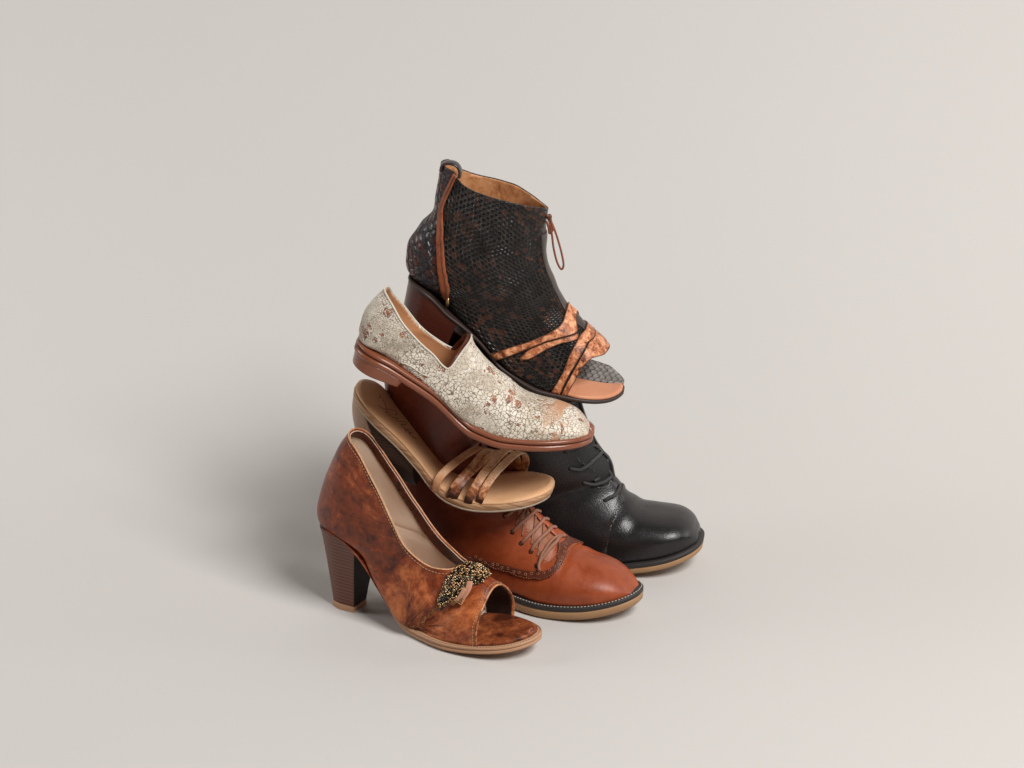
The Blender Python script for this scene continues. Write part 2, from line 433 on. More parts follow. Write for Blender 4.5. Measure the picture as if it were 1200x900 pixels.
M['ink'] = plain('stamped_ink', (.24, .10, .045), .7, .1)
def stacked(name, a, b, per, rough=.4, rot=(0, 0, 0)):
    m = Nd(name); O = m.map(m.tc.outputs['Object'], (1, 1, 1), rot)
    wv = m.n('TexWave', {'Vector': m.map(O, (.02, .02, 1)), 'Scale': per, 'Distortion': 1.2, 'Detail': 3, 'Detail Scale': .6, 'Detail Roughness': .6}, bands_direction='Z').outputs['Fac']
    gr = m.noise(40, m.map(O, (.6, .6, 14)), 5, .7)
    c = m.mix(m.ramp(wv, [(.25, 0), (.75, 1)]), a, b); c = m.mix(m.math('MULTIPLY', gr, .55), c, tuple(q*.35 for q in a))
    return m.fin(c, rough, m.bump(gr, .2, .0006), .45)
M['stack_pump'] = stacked('stacked_heel_leather', (.10, .028, .012), (.19, .060, .026), 80, .42)
M['stack_red'] = stacked('red_stacked_heel', (.075, .015, .009), (.12, .028, .015), 120, .30)
M['stack_sandal'] = stacked('stacked_wood', (.030, .018, .013), (.065, .038, .026), 60, .45)
M['stack_brown'] = stacked('brown_heel', (.05, .02, .012), (.09, .04, .02), 100)
def heel_wood():
    m = Nd('two_tone_stacked_heel'); O = m.tc.outputs['Object']; S_ = m.n('SeparateXYZ', {'Vector': O})
    wv = m.n('TexWave', {'Vector': m.map(O, (.25, .02, 1), (0, .5, 0)), 'Scale': 130.0, 'Distortion': 5.0, 'Detail': 4.0, 'Detail Scale': .8}, bands_direction='Z').outputs['Fac']
    gr = m.noise(30, m.map(O, (10, 1, 1), (0, .5, 0)), 5, .7)
    dark = m.mix(wv, (.022, .013, .010), (.055, .032, .024)); pale = m.mix(gr, (.26, .155, .10), (.46, .31, .22))
    e = m.math('ADD', S_.outputs[0], m.math('MULTIPLY', S_.outputs[2], .62)); e = m.math('ADD', e, m.math('MULTIPLY', gr, .004))
    c = m.mix(m.n('MapRange', {'Value': e, 'From Min': .0660, 'From Max': .0685}).outputs[0], pale, dark)
    return m.fin(c, .45, m.bump(gr, .2, .0006), .4)
M['heel_wood'] = heel_wood()
def wood_band():
    m = Nd('grained_midsole'); O = m.tc.outputs['Object']
    g = m.noise(18, m.map(O, (1, 1, 16)), 8, .7, 1.0)
    c = m.ramp(g, [(.30, (.13, .055, .024)), (.45, (.34, .17, .08)), (.62, (.52, .32, .18)), (.8, (.62, .43, .27))])
    return m.fin(c, .5, m.bump(g, .3, .0006), .4)
M['wood_band'] = wood_band()
M['pale_sole'] = plain('pale_outsole', (.42, .33, .25), .7, .3, 160, .5)
def black_grain():
    m = Nd('black_grained_leather'); O = m.tc.outputs['Object']
    v = m.vor(900, O, 'SMOOTH_F1'); n1 = m.noise(420, O, 5, .6); n2 = m.noise(14, O, 4)
    nb = m.bump(v, .30, .0006); nb = m.bump(n1, .25, .0005, nb); nb = m.bump(n2, .10, .003, nb)
    return m.fin(m.mix(n2, (.008, .007, .0075), (.014, .012, .012)), m.ramp(n1, [(.3, .27), (.7, .38)]), nb, .5)
M['black'] = black_grain()
def crackle():
    m = Nd('crackled_white_leather'); O = m.tc.outputs['Object']
    wob = m.vm('ADD', O, m.vm('SCALE', m.vm('SUBTRACT', m.n('TexNoise', {'Vector': O, 'Scale': 120.0, 'Detail': 4.0}).outputs['Color'], (.5, .5, .5)), None)); 
    m.t.nodes[-1]
    for nn in m.t.nodes:
        if nn.type == 'VECT_MATH' and nn.operation == 'SCALE': nn.inputs['Scale'].default_value = .006
    big = m.vor(260, wob, 'DISTANCE_TO_EDGE'); small = m.vor(620, wob, 'DISTANCE_TO_EDGE')
    zone = m.noise(16, O, 4, .5)
    crk_b = m.ramp(big, [(.02, 1), (.10, 0)]); crk_s = m.ramp(small, [(.02, 1), (.14, 0)])
    zb = m.ramp(zone, [(.44, 0), (.58, 1)])
    gap = m.mix(zb, m.ramp(m.math('MULTIPLY', crk_s, m.noise(90, O, 3)), [(.18, 0), (.50, .95)]), m.math('MULTIPLY', crk_b, .90))
    n1 = m.noise(30, O, 6, .6)
    base = m.ramp(n1, [(.3, (.46, .38, .28)), (.48, (.71, .63, .51)), (.68, (.86, .79, .68))])
    c = m.mix(gap, base, (.13, .075, .045))
    # flakes that came off, showing the tan hide
    fl = m.noise(52, m.map(O, (1, 1, 1.15), (0, .5, 0), (3.3, 1.7, .4)), 3.2, .55, .5); cell = m.vor(150, wob, 'F1', 1, 'Color')
    cv = m.n('SeparateColor', {'Color': cell}).outputs[0]
    flm = m.math('ADD', fl, m.math('MULTIPLY', m.math('SUBTRACT', cv, .5), .20))
    fm = m.math('MULTIPLY', m.ramp(flm, [(.612, 0), (.624, 1)]), m.ramp(big, [(.015, 0), (.05, 1)])); halo = m.ramp(flm, [(.575, 0), (.605, .85)]); c = m.mix(halo, c, (.80, .75, .66)); c = m.mix(fm, c, m.ramp(m.noise(120, O, 5), [(.35, (.15, .048, .022)), (.65, (.38, .17, .09))]))
    sp = m.vor(330, wob, 'F1', 1); spm = m.math('MULTIPLY', m.ramp(sp, [(.14, 1), (.24, 0)]), m.ramp(m.noise(60, O, 2), [(.46, 0), (.54, 1)]))
    c = m.mix(m.math('MULTIPLY', spm, .85), c, (.10, .055, .035))
    # tan sweep of worn finish on the toe tip
    x = m.n('SeparateXYZ', {'Vector': O}).outputs[0]
    sw = m.noise(26, m.map(O, (1, .25, 1), (0, 0, .5)), 5, .65, 1.5)
    tm = m.math('MULTIPLY', m.n('MapRange', {'Value': x, 'From Min': .186, 'From Max': .205}).outputs[0], m.ramp(sw, [(.44, 0), (.53, .95)]))
    c = m.mix(tm, c, (.56, .30, .17))
    h = m.math('SUBTRACT', 1.0, m.math('ADD', m.math('MULTIPLY', gap, .8), fm))
    nb = m.bump(h, .5, .0007); nb = m.bump(m.noise(420, O, 4), .3, .0005, nb)
    return m.fin(c, m.mix(fm, (.46,)*3, (.6,)*3), nb, .4)
M['crackle'] = crackle()
def snake(name, sc, ramp, shine=.28, elong=1.0, sheen=True, rimcol=(.080,.066,.058), rot=0.0, rimup=True):
    """reptile scales laid along the surface: hexagonal cells in the surface's own coordinates"""
    m = Nd(name); O = m.tc.outputs['Object']; uv = m.map(m.tc.outputs['UV'], (1, 1, 1), (0, 0, rot))
    wob = m.n('TexNoise', {'Vector': uv, 'Scale': 42.0, 'Detail': 3.0}).outputs['Color']
    q = m.vm('MULTIPLY_ADD', m.vm('SUBTRACT', wob, (.5, .5, .5)), (.0050, .0050, 0), uv)
    p = m.map(q, (1/sc*elong, 1/sc, 0))
    S = (1.0, 1.7320508, 1.0); H = (.5, .8660254, .5)
    a = m.vm('SUBTRACT', m.vm('WRAP', p, S, (0, 0, 0)), H); b = m.vm('SUBTRACT', m.vm('WRAP', m.vm('ADD', p, H), S, (0, 0, 0)), H)
    la = m.vm('LENGTH', a, out='Value'); lb = m.vm('LENGTH', b, out='Value')
    def hexd(v):
        ab = m.vm('ABSOLUTE', v); return m.math('MAXIMUM', m.vm('DOT_PRODUCT', ab, (.5, .8660254, 0), out='Value'), m.n('SeparateXYZ', {'Vector': ab}).outputs[0])
    sel = m.math('LESS_THAN', la, lb)
    hd = m.n('Mix', {0: sel, 2: hexd(b), 3: hexd(a)}, data_type='FLOAT').outputs[0]   # 0 at the centre of a scale, .5 at its edge
    cellv = m.vm('ADD', m.vm('SUBTRACT', p, a), (0, 0, 0)); 
    idn = m.n('Mix', data_type='VECTOR'); m.set(idn.inputs[0], sel); m.set(idn.inputs[4], m.vm('SUBTRACT', p, b)); m.set(idn.inputs[5], m.vm('SUBTRACT', p, a))
    rnd = m.n('TexWhiteNoise', {'Vector': m.vm('SNAP', m.vm('ADD', idn.outputs[1], (.013, .017, 0)), (.25, .28867, 1))}, noise_dimensions='3D').outputs['Value']
    zone = m.noise(22, O, 5, .6, .4); fine = m.noise(160, O, 3)
    f = m.math('ADD', m.math('MULTIPLY', zone, .75), m.math('MULTIPLY', rnd, .25))
    c = m.ramp(f, ramp)
    edge = m.ramp(hd, [(.38, 0), (.47, 1)])
    rim = m.math('MULTIPLY', m.ramp(hd, [(.34, 0), (.42, 1), (.47, .25)]), m.ramp(m.noise(70, O, 3), [(.35, .15), (.65, 1)]))
    c = m.mix(rim, c, rimcol)  # pale rims on fine scales: edge highlights painted into the colour
    h = m.ramp(hd, [(.0, .55), (.25, .45), (.40, 1), (.46, .8), (.5, 0)] if rimup else [(.0, 1), (.30, .86), (.42, .45), (.5, 0)])
    nb = m.bump(h, 1.0, .0016); nb = m.bump(fine, .12, .0008, nb)
    return m.fin(c, m.mix(edge, (shine+.0,)*3, (.6,)*3), nb, .38)
SN = [(.30, (.003, .0025, .0025)), (.56, (.005, .0035, .003)), (.625, (.070, .022, .010)), (.69, (.012, .007, .006))]
M['snake_fine'] = snake('fine_snake_leather', .0046, SN, .30, .9)
M['snake_dark'] = snake('dark_snake_leather', .0046, [(.3, (.010, .006, .005)), (.55, (.030, .013, .009)), (.7, (.06, .024, .014))], .34, .9)
M['snake_big'] = snake('broad_scale_leather', .0085, [(.3, (.012, .009, .010)), (.5, (.035, .028, .031)), (.60, (.075, .020, .012)), (.75, (.03, .022, .022))], .26, 1.0, rimcol=(.008,.006,.006), rimup=False)
M['snake_grey'] = snake('grey_scale_insole', .0062, [(.3, (.16, .14, .13)), (.7, (.30, .27, .25))], .35, 1.0, rimcol=(.06,.05,.045), rimup=False)
def paper():
    m = Nd('seamless_paper'); O = m.tc.outputs['Object']
    n1 = m.noise(1.2, O, 3); n2 = m.noise(700, O, 3)
    c = m.mix(n1, (.555, .530, .505), (.575, .552, .528))
    return m.fin(c, .85, m.bump(n2, .05, .0005), .2)
M['paper'] = paper()
M['bead_gold'] = plain('gold_bead', (.42, .24, .11), .32, .3, 900, .1, .5, Metallic=1.0)
M['bead_pale'] = plain('pale_gold_bead', (.58, .44, .26), .26, .2, 900, .1, .5, Metallic=1.0)
M['bead_black'] = plain('black_bead', (.012, .010, .008), .12, .2, 900, .05, .6)
M['bead_olive'] = plain('olive_bead', (.12, .075, .035), .3, .2, 900, .05, .6, Metallic=.5)
M['perf'] = plain('punched_hole', (.012, .005, .003), .8)
M['tongue_black'] = plain('black_tongue_suede', (.022, .020, .020), .65, .4, 400, .9)
M['rim_white'] = plain('folded_white_edge', (.62, .57, .48), .5, .1, 200, .3)
M['strap_light'] = leather_marbled('light_tan_strap', (.44, .19, .08), (.62, .32, .16), (.74, .45, .26), 40, .36, .64, .38)
M['strap_edge'] = plain('dark_strap_edge', (.10, .038, .018), .5, .2, 200, .2)
M['shaded_lining'] = plain('shaded_toe_lining', (.03, .012, .008), .7)  # shadow inside the peep toe, painted as a near-black colour
M['boot_lining'] = leather_marbled('golden_boot_lining', (.28, .10, .035), (.50, .23, .095), (.66, .36, .18), 26, .38, .60, .5)
def sandal_strap_mat():
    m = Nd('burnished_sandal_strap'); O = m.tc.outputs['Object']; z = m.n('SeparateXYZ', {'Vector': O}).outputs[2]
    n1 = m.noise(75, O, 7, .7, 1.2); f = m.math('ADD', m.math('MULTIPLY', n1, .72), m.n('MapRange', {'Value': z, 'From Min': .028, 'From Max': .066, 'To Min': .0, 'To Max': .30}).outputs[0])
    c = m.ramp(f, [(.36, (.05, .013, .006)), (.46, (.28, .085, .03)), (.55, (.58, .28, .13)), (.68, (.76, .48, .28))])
    return m.fin(c, .38, m.bump(n1, .3, .0008), .4)
M['sandal_strap'] = sandal_strap_mat()
M['ribbon'] = plain('salmon_ribbon_leather', (.50, .24, .15), .5, .15, 60)
M['dark_facing'] = leather_marbled('dark_collar_facing', (.03, .008, .005), (.075, .018, .008), (.14, .036, .014), 24, .36, .64, .36)
# ------------------------------------------------------------------ the setting: one seamless sweep, floor rising into wall
def wob(P, amp, freq, seed):
    Q = P.reshape(-1, 3)*freq+seed
    return amp*np.array([noise.noise(Vector(q)) for q in Q]).reshape(P.shape[:-1])
def ramp01(x, a, b):
    t = np.clip((x-a)/(b-a), 0, 1); return t*t*(3-2*t)
def pleat(P, amp, c, k, r0):
    d = P-np.array(c); ang = np.arctan2(d[..., 2], d[..., 0]); r = np.linalg.norm(d, axis=-1)
    return amp*np.sin(ang*k+4*np.sin(r*60))*np.exp(-(r/r0)**2)
def backdrop():
    pts = [(-3.0, 0), (-1, 0), (.20, 0)]
    r = .70
    for k in range(1, 33):
        a = k/32*math.pi/2; pts.append((.20+r*math.sin(a), r-r*math.cos(a)))
    pts += [(.90, 1.3), (.90, 2.6)]
    xs = np.linspace(-3, 3, 25); V = [(x, y, z) for (y, z) in pts for x in xs]; n = len(xs)
    F = [(i*n+j, i*n+j+1, (i+1)*n+j+1, (i+1)*n+j) for i in range(len(pts)-1) for j in range(n-1)]
    o = obj('backdrop', V, F, M['paper']); o['kind'] = 'structure'
backdrop()

# ------------------------------------------------------------------ 1. marbled brown peep-toe pump
def pump():
    t = thing('high_heel_pump', 'marbled brown leather peep-toe pump with beaded ornament and block heel, frontmost on the floor', 'shoe', (-.1879, -.002, 0), -30)
    L = .245; W = plan(L, .029, .025, .038, toe=.72, n=2.05)
    Z = curve_f([(0, .089), (.02, .0905), (.038, .087), (.052, .077), (.066, .061), (.078, .043), (.09, .0265), (.103, .0150), (.118, .0095), (.14, .0088), (.17, .0100), (.2, .0135), (.225, .0175), (.245, .0225)])
    D = curve_f([(.15, .077), (.168, .074), (.19, .067), (.207, .055), (.219, .046), (.232, .036), (.2435, .026)])
    up = [(.052,.212,.120,.225,.025,.45,2.2,2.4),(.040,.196,.118,.200,.026,.45,2.2,2.6),(.023,.174,.122,.165,.028,.45,2.2,2.8),(.011,.148,.132,.135,.030,.45,2.2,3),
          (.0016,.123,.142,.112,.031,.42,2.2,3),(-.0025,.104,.150,.096,.031,.4,2.2,2.8),(.001,.0925,.156,.086,.030,.38,2.4,2.6),(.016,.0905,.161,.080,.030,.36,3,2.4),
          (.038,.0865,.165,.076,.029,.36,4.5,2.3),(.056,.073,.168,.073,.028,.36,4,2.3),(.072,.052,.171,.0715,.029,.34,6,2.2),(.088,.030,.175,.070,.031,.34,6,2.2),(.105,.0145,.180,.0675,.0335,.34,6,2.2)]
    S = Surf(up+toe(.125, .188, .243, .2435, Z, D, W, slim=.001), 190, 140)
    S.displace(lambda P, uv: wob(P, .0011, 38, 3)*ramp01(P[..., 2]-Z(P[..., 0]), .008, .03) + pleat(P, .0010, (.120, -.03, .012), 26, .035)*ramp01(P[..., 0], .10, .14)*ramp01(-P[..., 1], 0, .02))
    TN = [(.0,.25),(.030,.205),(.038,.196),(.0584,.186),(.0735,.1662),(.0886,.1425),(.1018,.1184),(.1131,.0974),(.1313,.0826),(.1467,.0781),(.160,.0785),(.175,.10),(.3,.3)]
    TF = [(.0,.25),(.030,.200),(.038,.190),(.0512,.1572+.010),(.0736,.1364),(.1008,.1039),(.1242,.0853),(.1398,.078),(.1525,.0735),(.162,.075),(.175,.10),(.3,.3)]
    tc = top_clip(TN, TF); peep = lambda A: A[:, 0]-.198+.25*(A[:, 2]-.03)*0
    A, T = S.mesh([tc, peep]); u = obj('upper', A[:, :3], T, M['pump'], t, A[:, 3:], thick=.0016)
    A2, T2 = S.mesh([lambda A: tc(A)+.0012, lambda A: A[:, 0]-.168], -.0019)
    A3, T3 = S.mesh([lambda A: tc(A)+.0012, lambda A: peep(A)+.0015, lambda A: .168-A[:, 0]], -.0019); obj('toe_lining', A3[:, :3], T3, M['shaded_lining'], t, A3[:, 3:], thick=.0008)  # front end of the same lining, coloured dark to paint its shade
    A4, T4 = S.mesh([lambda A: tc(A)+.0008, lambda A: -(tc(A)+.0150), lambda A: -.004-A[:, 1], lambda A: A[:, 0]-.16], -.0030); obj('collar_facing', A4[:, :3], T4, M['dark_facing'], t, A4[:, 3:], thick=.0006)
    obj('lining', A2[:, :3], T2, M['cream_lining'], t, A2[:, 3:], thick=.0008)
    for ch in boundary(A, T, lambda p: p[0] < .19 and p[2] > .06):
        P = resample(smooth_line(ch), .002); obj('topline_binding', *tube(P, .0008, 6), M['strap_light'], u)
        mb = dashes(smooth_line([S.near(p+np.array([0, 0, -.0045]), .0004)[0] for p in P], 8), .0034, .62, .00035); mb.out('stitching', M['stitch_pale'], u)
    for ch in boundary(A, T, lambda p: p[0] > .19 and p[2] > .012):
        P = resample(smooth_line(ch), .002); obj('toe_binding', *tube(P, .0011, 6), M['strap_tan'], u)
        mb = dashes([S.near(p+np.array([-.004, 0, 0]), .0003)[0] for p in P], .0032, .6, .00035); mb.out('stitching', M['stitch_pale'], u)
    WI = lambda x: W(x)-.006*np.clip((.19-np.asarray(x))/.03, 0, 1)
    obj('insole', *slab(lambda x: WI(np.asarray(x)*L/(L-.0012)), Z, .0003, L-.0015, [(-.003, .0045), (-.0015, .0042), (-.0006, .003), (-.0006, .0002)], inset=.001, dome=.003), M['pump_insole'], t)
    obj('sock_lining', *slab(WI, Z, .010, .17, [(-.004, .0065), (-.003, .0055), (-.003, .003)], inset=.0015), M['cream_lining'], t)
    obj('shank_cover', *slab(W, Z, .0, .12, [(-.003, .0004), (-.0012, .0002), (-.0012, -.0012), (-.003, -.0016)]), M['pump'], t)
    WF = lambda x: W(x)-.004*np.clip((.110-np.asarray(x))/.015, 0, 1)
    obj('welt', *slab(WF, Z, .092, L-.0003, [(-.003, .0006), (.0012, .0004), (.0018, -.0006), (.0018, -.0022), (.0008, -.003)]), M['gum_side'], t)
    o = obj('outsole', *slab(WF, Z, .092, L-.0003, [(-.001, -.0028), (.0014, -.0034), (.0014, -.0062), (.0004, -.0072), (-.003, -.0076)]), M['gum_side'], t)
    dashes(perim(WF, Z, .105, L-.0003, .0006, .0009, 260), .003, .62, .00045).out('stitching', M['stitch_pale'], t)
    obj('heel', *heel_block(lambda x: W(x)*.86, Z, .052, .006, .0015, .011, .041, .46, curve=.8), M['stack_pump'], t)
    crease(t.children[-1]) if False else [crease(c) for c in t.children if c.name.startswith('heel')]
    obj('heel_breast', *breast_plate(lambda x: W(x)*.86, Z, .052, .006, .0015, .041, .46, curve=.8), M['black_rubber'], t, smooth=False)
    obj('heel_cap', *heel_block(lambda x: W(x*56/30)*.43, lambda x: 0*x+.0062, .030, 0, 0, 0, .030, 1.0), M['gum_side'], t).location = (.0110, 0, 0)
    return t, S
# ------------------------------------------------------------------ 2. cognac brogue boot
def brown_boot():
    t = thing('brogue_ankle_boot', 'cognac brown leather lace-up brogue with pale laces, standing behind the peep-toe pump', 'boot', (-.1215, .0705, 0), -24)
    L = .27; W = plan(L, .032, .029, .043, toe=.70, n=2.05)
    Z = curve_f([(0, .042), (.06, .038), (.10, .026), (.14, .0165), (.18, .0145), (.22, .0175), (.25, .0235), (.27, .0295)])
    D = curve_f([(.17, .080), (.182, .0725), (.19, .0665), (.208, .0585), (.2205, .0540), (.236, .0500), (.25, .0440), (.2595, .0370), (.2655, .031)])
    r = [(-.004,.275,.094,.275,.036,.5,2.2,2.2),(-.003,.235,.091,.235,.034,.5,2.2,2.2),(-.001,.20,.089,.2,.033,.5,2.2,2.2),(.006,.165,.091,.170,.033,.5,2.2,2.2),(.004,.13,.101,.149,.033,.48,2.2,2.2),
         (.000,.10,.117,.127,.033,.45,2.2,2.2),(-.002,.078,.134,.111,.033,.42,2.2,2.2),(-.003,.059,.148,.0995,.033,.4,2.3,2.2),(.0,.044,.155,.0925,.032,.38,2.6,2.2),(.02,.042,.161,.0875,.032,.36,3,2.2),
         (.05,.039,.166,.084,.031,.36,4.5,2.2),(.08,.032,.171,.080,.031,.34,6,2.2),(.11,.0235,.177,.075,.034,.34,6,2.2),(.135,.0185,.184,.0705,.037,.34,6,2.2),(.155,.016,.192,.064,.0395,.34,6,2.2)]
    S = Surf(r+toe(.172, .2, L-.001, .2655, Z, D, W, slim=.0004, n0=2.1), 190, 140)
    S.displace(lambda P, uv: wob(P, .0009, 34, 11)*ramp01(P[..., 2]-Z(P[..., 0]), .006, .03) - .0010*np.exp(-((P[..., 0]-.212)/.008)**2-((P[..., 2]-.053)/.02)**2)*ramp01(P[..., 1], -.03, .0) - .0012*np.exp(-((P[..., 0]-.200)/.004)**2)*ramp01(P[..., 2], .04, .055))
    tc = lambda A: A[:, 2]-(.262-.30*np.maximum(0, A[:, 0]-.04))
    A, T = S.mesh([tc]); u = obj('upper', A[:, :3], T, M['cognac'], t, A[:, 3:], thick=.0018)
    obj('welt', *slab(W, Z, .0003, L-.0003, [(-.004, .0004), (.0028, .0004), (.0036, -.0006), (.0036, -.0034), (.003, -.0042)]), M['welt_black'], t)
    obj('outsole', *slab(W, Z, .0003, L-.0003, [(-.001, -.004), (.0030, -.0044), (.0036, -.0060), (.0030, -.0115), (.001, -.0135), (-.003, -.014)]), M['gum'], t)
    dashes(perim(W, Z, .10, L-.0003, .0018, .0009, 260), .0034, .62, .00055).out('stitching', M['stitch_white'], t)
    obj('heel', *heel_block(W, Z, .075, .0, .013, .002, .073, .97), M['stack_brown'], t)
    return t, S
# ------------------------------------------------------------------ 3. black boot
def black_boot():
    t = thing('lace_up_ankle_boot', 'black grained leather lace-up boot with tan rubber sole, standing at the right rear', 'boot', (-.0800, .1266, 0), -10)
    L = .28; W = plan(L, .033, .030, .047, n=2.4)
    Z = curve_f([(0, .044), (.06, .040), (.10, .024), (.14, .0130), (.18, .0118), (.22, .0180), (.25, .0240), (.28, .0325)])
    D = curve_f([(.19, .077), (.2, .070), (.215, .0625), (.2386, .0585), (.258, .0565), (.27, .050), (.2765, .040)])
    r = [(.012,.270,.140,.270,.038,.5,2.2,2.2),(.016,.240,.144,.240,.037,.5,2.2,2.2),(.024,.21,.146,.205,.035,.5,2.2,2.2),(.028,.18,.149,.175,.034,.5,2.2,2.2),(.026,.15,.156,.154,.034,.48,2.2,2.2),(.018,.12,.164,.134,.034,.46,2.2,2.2),
         (.008,.095,.171,.122,.034,.44,2.2,2.2),(.0,.075,.180,.112,.034,.42,2.2,2.2),(-.002,.058,.184,.104,.034,.4,2.3,2.2),(.001,.046,.185,.095,.033,.38,2.6,2.2),(.02,.044,.188,.0905,.033,.36,3,2.2),
         (.05,.041,.191,.087,.032,.36,4.5,2.2),(.08,.034,.194,.083,.033,.34,6,2.2),(.11,.0235,.198,.0785,.037,.34,6,2.2),(.14,.0175,.203,.0725,.041,.34,6,2.2),(.165,.016,.21,.067,.044,.38,4,2.3)]
    S = Surf(r+toe(.182, .218, L-.001, .2770, Z, D, W, c0=.40, n0=2.3, slim=.0015), 190, 140)
    S.displace(lambda P, uv: wob(P, .0011, 30, 21)*ramp01(P[..., 2]-Z(P[..., 0]), .006, .03))
    A, T = S.mesh([lambda A: A[:, 2]-(.262-.10*(A[:, 0]-.03))]); u = obj('upper', A[:, :3], T, M['black'], t, A[:, 3:], thick=.0018)
    obj('welt', *slab(W, Z, .0003, L-.0003, [(-.004, .0004), (.0018, .0004), (.0026, -.0006), (.0026, -.0034), (.002, -.0042)]), M['welt_black'], t)
    obj('outsole', *slab(W, Z, .0003, L-.0003, [(-.001, -.004), (.0016, -.0044), (.0022, -.0056), (.0018, -.0095), (.001, -.0106), (-.003, -.0110)]), M['gum'], t)
    obj('heel', *heel_block(W, Z, .075, .0, .013, .002, .073, .97), M['black_rubber'], t)
    return t, S
# ------------------------------------------------------------------ 4. loafer
def loafer():
    t = thing('slip_on_loafer', 'crackled off-white leather slip-on loafer with red brown sole, lying on the strappy sandal', 'shoe', (-.1585, -.0145, .2571), -3, 20)
    L = .245; W = plan(L, .031, .028, .041, n=2.1)
    Z = curve_f([(0, .033), (.03, .0315), (.0575, .025), (.0865, .0160), (.108, .0062), (.12, .0012), (.133, -.0020), (.155, -.0010), (.181, .0050), (.21, .0142), (.229, .020), (.245, .0245)])
    D = curve_f([(.14, .047), (.15, .0435), (.166, .036), (.185, .033), (.2, .0345), (.218, .035), (.23, .032), (.2386, .026)])
    r = [(.012,.108,.075,.108,.022,.5,2.2,2.2),(.0078,.090,.085,.095,.026,.45,2.2,2.2),(.002,.078,.090,.085,.028,.42,2.2,2.3),(-.003,.062,.096,.077,.030,.4,2.2,2.3),(-.0027,.048,.101,.072,.031,.38,2.2,2.3),
         (-.001,.037,.105,.0675,.030,.36,2.4,2.2),(.003,.0335,.109,.0635,.029,.36,2.8,2.2),(.02,.0325,.113,.061,.029,.36,3.2,2.2),(.045,.029,.118,.0575,.029,.36,4.5,2.2),(.07,.0225,.124,.054,.030,.34,6,2.2),(.095,.0125,.131,.0505,.033,.34,6,2.2),(.115,.0035,.14,.046,.036,.34,6,2.2)]
    S = Surf(r+toe(.135, .152, L-.002, .2395, Z, D, W, slim=.0012), 190, 140)
    S.displace(lambda P, uv: wob(P, .0008, 40, 31)*ramp01(P[..., 2]-Z(P[..., 0]), .006, .03))
    TN = [(-.02,.0885),(.0068,.0885),(.0162,.0855),(.0341,.0723),(.0557,.0601),(.0715,.0521),(.0895,.0435),(.0905,.0440),(.0968,.0619),(.101,.072),(.106,.09),(.2,.3)]
    TF = [(-.02,.0885),(.0085,.0875),(.0161,.0785),(.0298,.0683),(.0505,.0544),(.0658,.0488),(.0805,.0449),(.09,.0435),(.0968,.0619),(.101,.072),(.106,.09),(.2,.3)]
    tc = top_clip(TN, TF, blend=.006)
    A, T = S.mesh([tc]); u = obj('upper', A[:, :3], T, M['crackle'], t, A[:, 3:], thick=.0016)
    A2, T2 = S.mesh([lambda A: tc(A)+.0010], -.0019); obj('lining', A2[:, :3], T2, M['tan_lining'], t, A2[:, 3:], thick=.0008)
    obj('insole', *slab(lambda x: W(x)-.006, Z, .010, L-.03, [(-.004, .0045), (-.003, .004), (-.003, .001)]), M['tan_lining'], t)
    obj('welt', *slab(W, Z, .0012, L-.0012, [(-.004, .0010), (.0008, .0008), (.0020, -.0002), (.0022, -.0018), (.0010, -.0030), (.0002, -.0036)]), M['redbrown'], t)
    obj('outsole', *slab(W, Z, .0012, L-.0012, [(-.001, -.0034), (.0012, -.0044), (.0026, -.0056), (.0026, -.0082), (.0016, -.0102), (-.002, -.0106)]), M['redbrown'], t)
    obj('heel', *heel_block(lambda x: W(x)+.0018, Z, .052, .0100, .0100, .0015, .050, .97), M['redbrown'], t)
    return t, S
# ------------------------------------------------------------------ 5. sandal
def sandal():
    t = thing('strappy_heeled_sandal', 'tan leather slide sandal with five burnished straps and dark stacked heel, under the white loafer', 'sandal', (-0.176, 0.0312, 0.1356), -13, 15)
    L = .216; W = plan(L, .028, .026, .040)
    Z = curve_f([(0, .0925), (.015, .0865), (.033, .0760), (.06, .0615), (.083, .0460), (.103, .0320), (.1225, .0268), (.15, .0300), (.19, .0445), (.216, .0560)])
    obj('insole', *slab(W, Z, .0003, L-.0003, [(-.004, .0012), (-.0008, .0004), (0, -.0008), (-.0002, -.0024)], dome=.0008), M['sandal_insole'], t)
    obj('midsole', *slab(W, Z, .0003, L-.0003, [(-.002, -.0022), (.0004, -.0026), (.0008, -.0042), (.0004, -.0085), (0, -.009)]), M['wood_band'], t)
    obj('outsole', *slab(W, Z, .0003, L-.0003, [(-.002, -.0086), (.0004, -.0090), (.0002, -.0110), (-.003, -.0114)]), M['pale_sole'], t)
    obj('heel', *heel_block(lambda x: W(x)*.93, Z, .080, .0125, .0105, .040, .086, .55, curve=2.0), M['heel_wood'], t)
    [crease(c) for c in t.children if c.name.startswith('heel')]
    return t, None
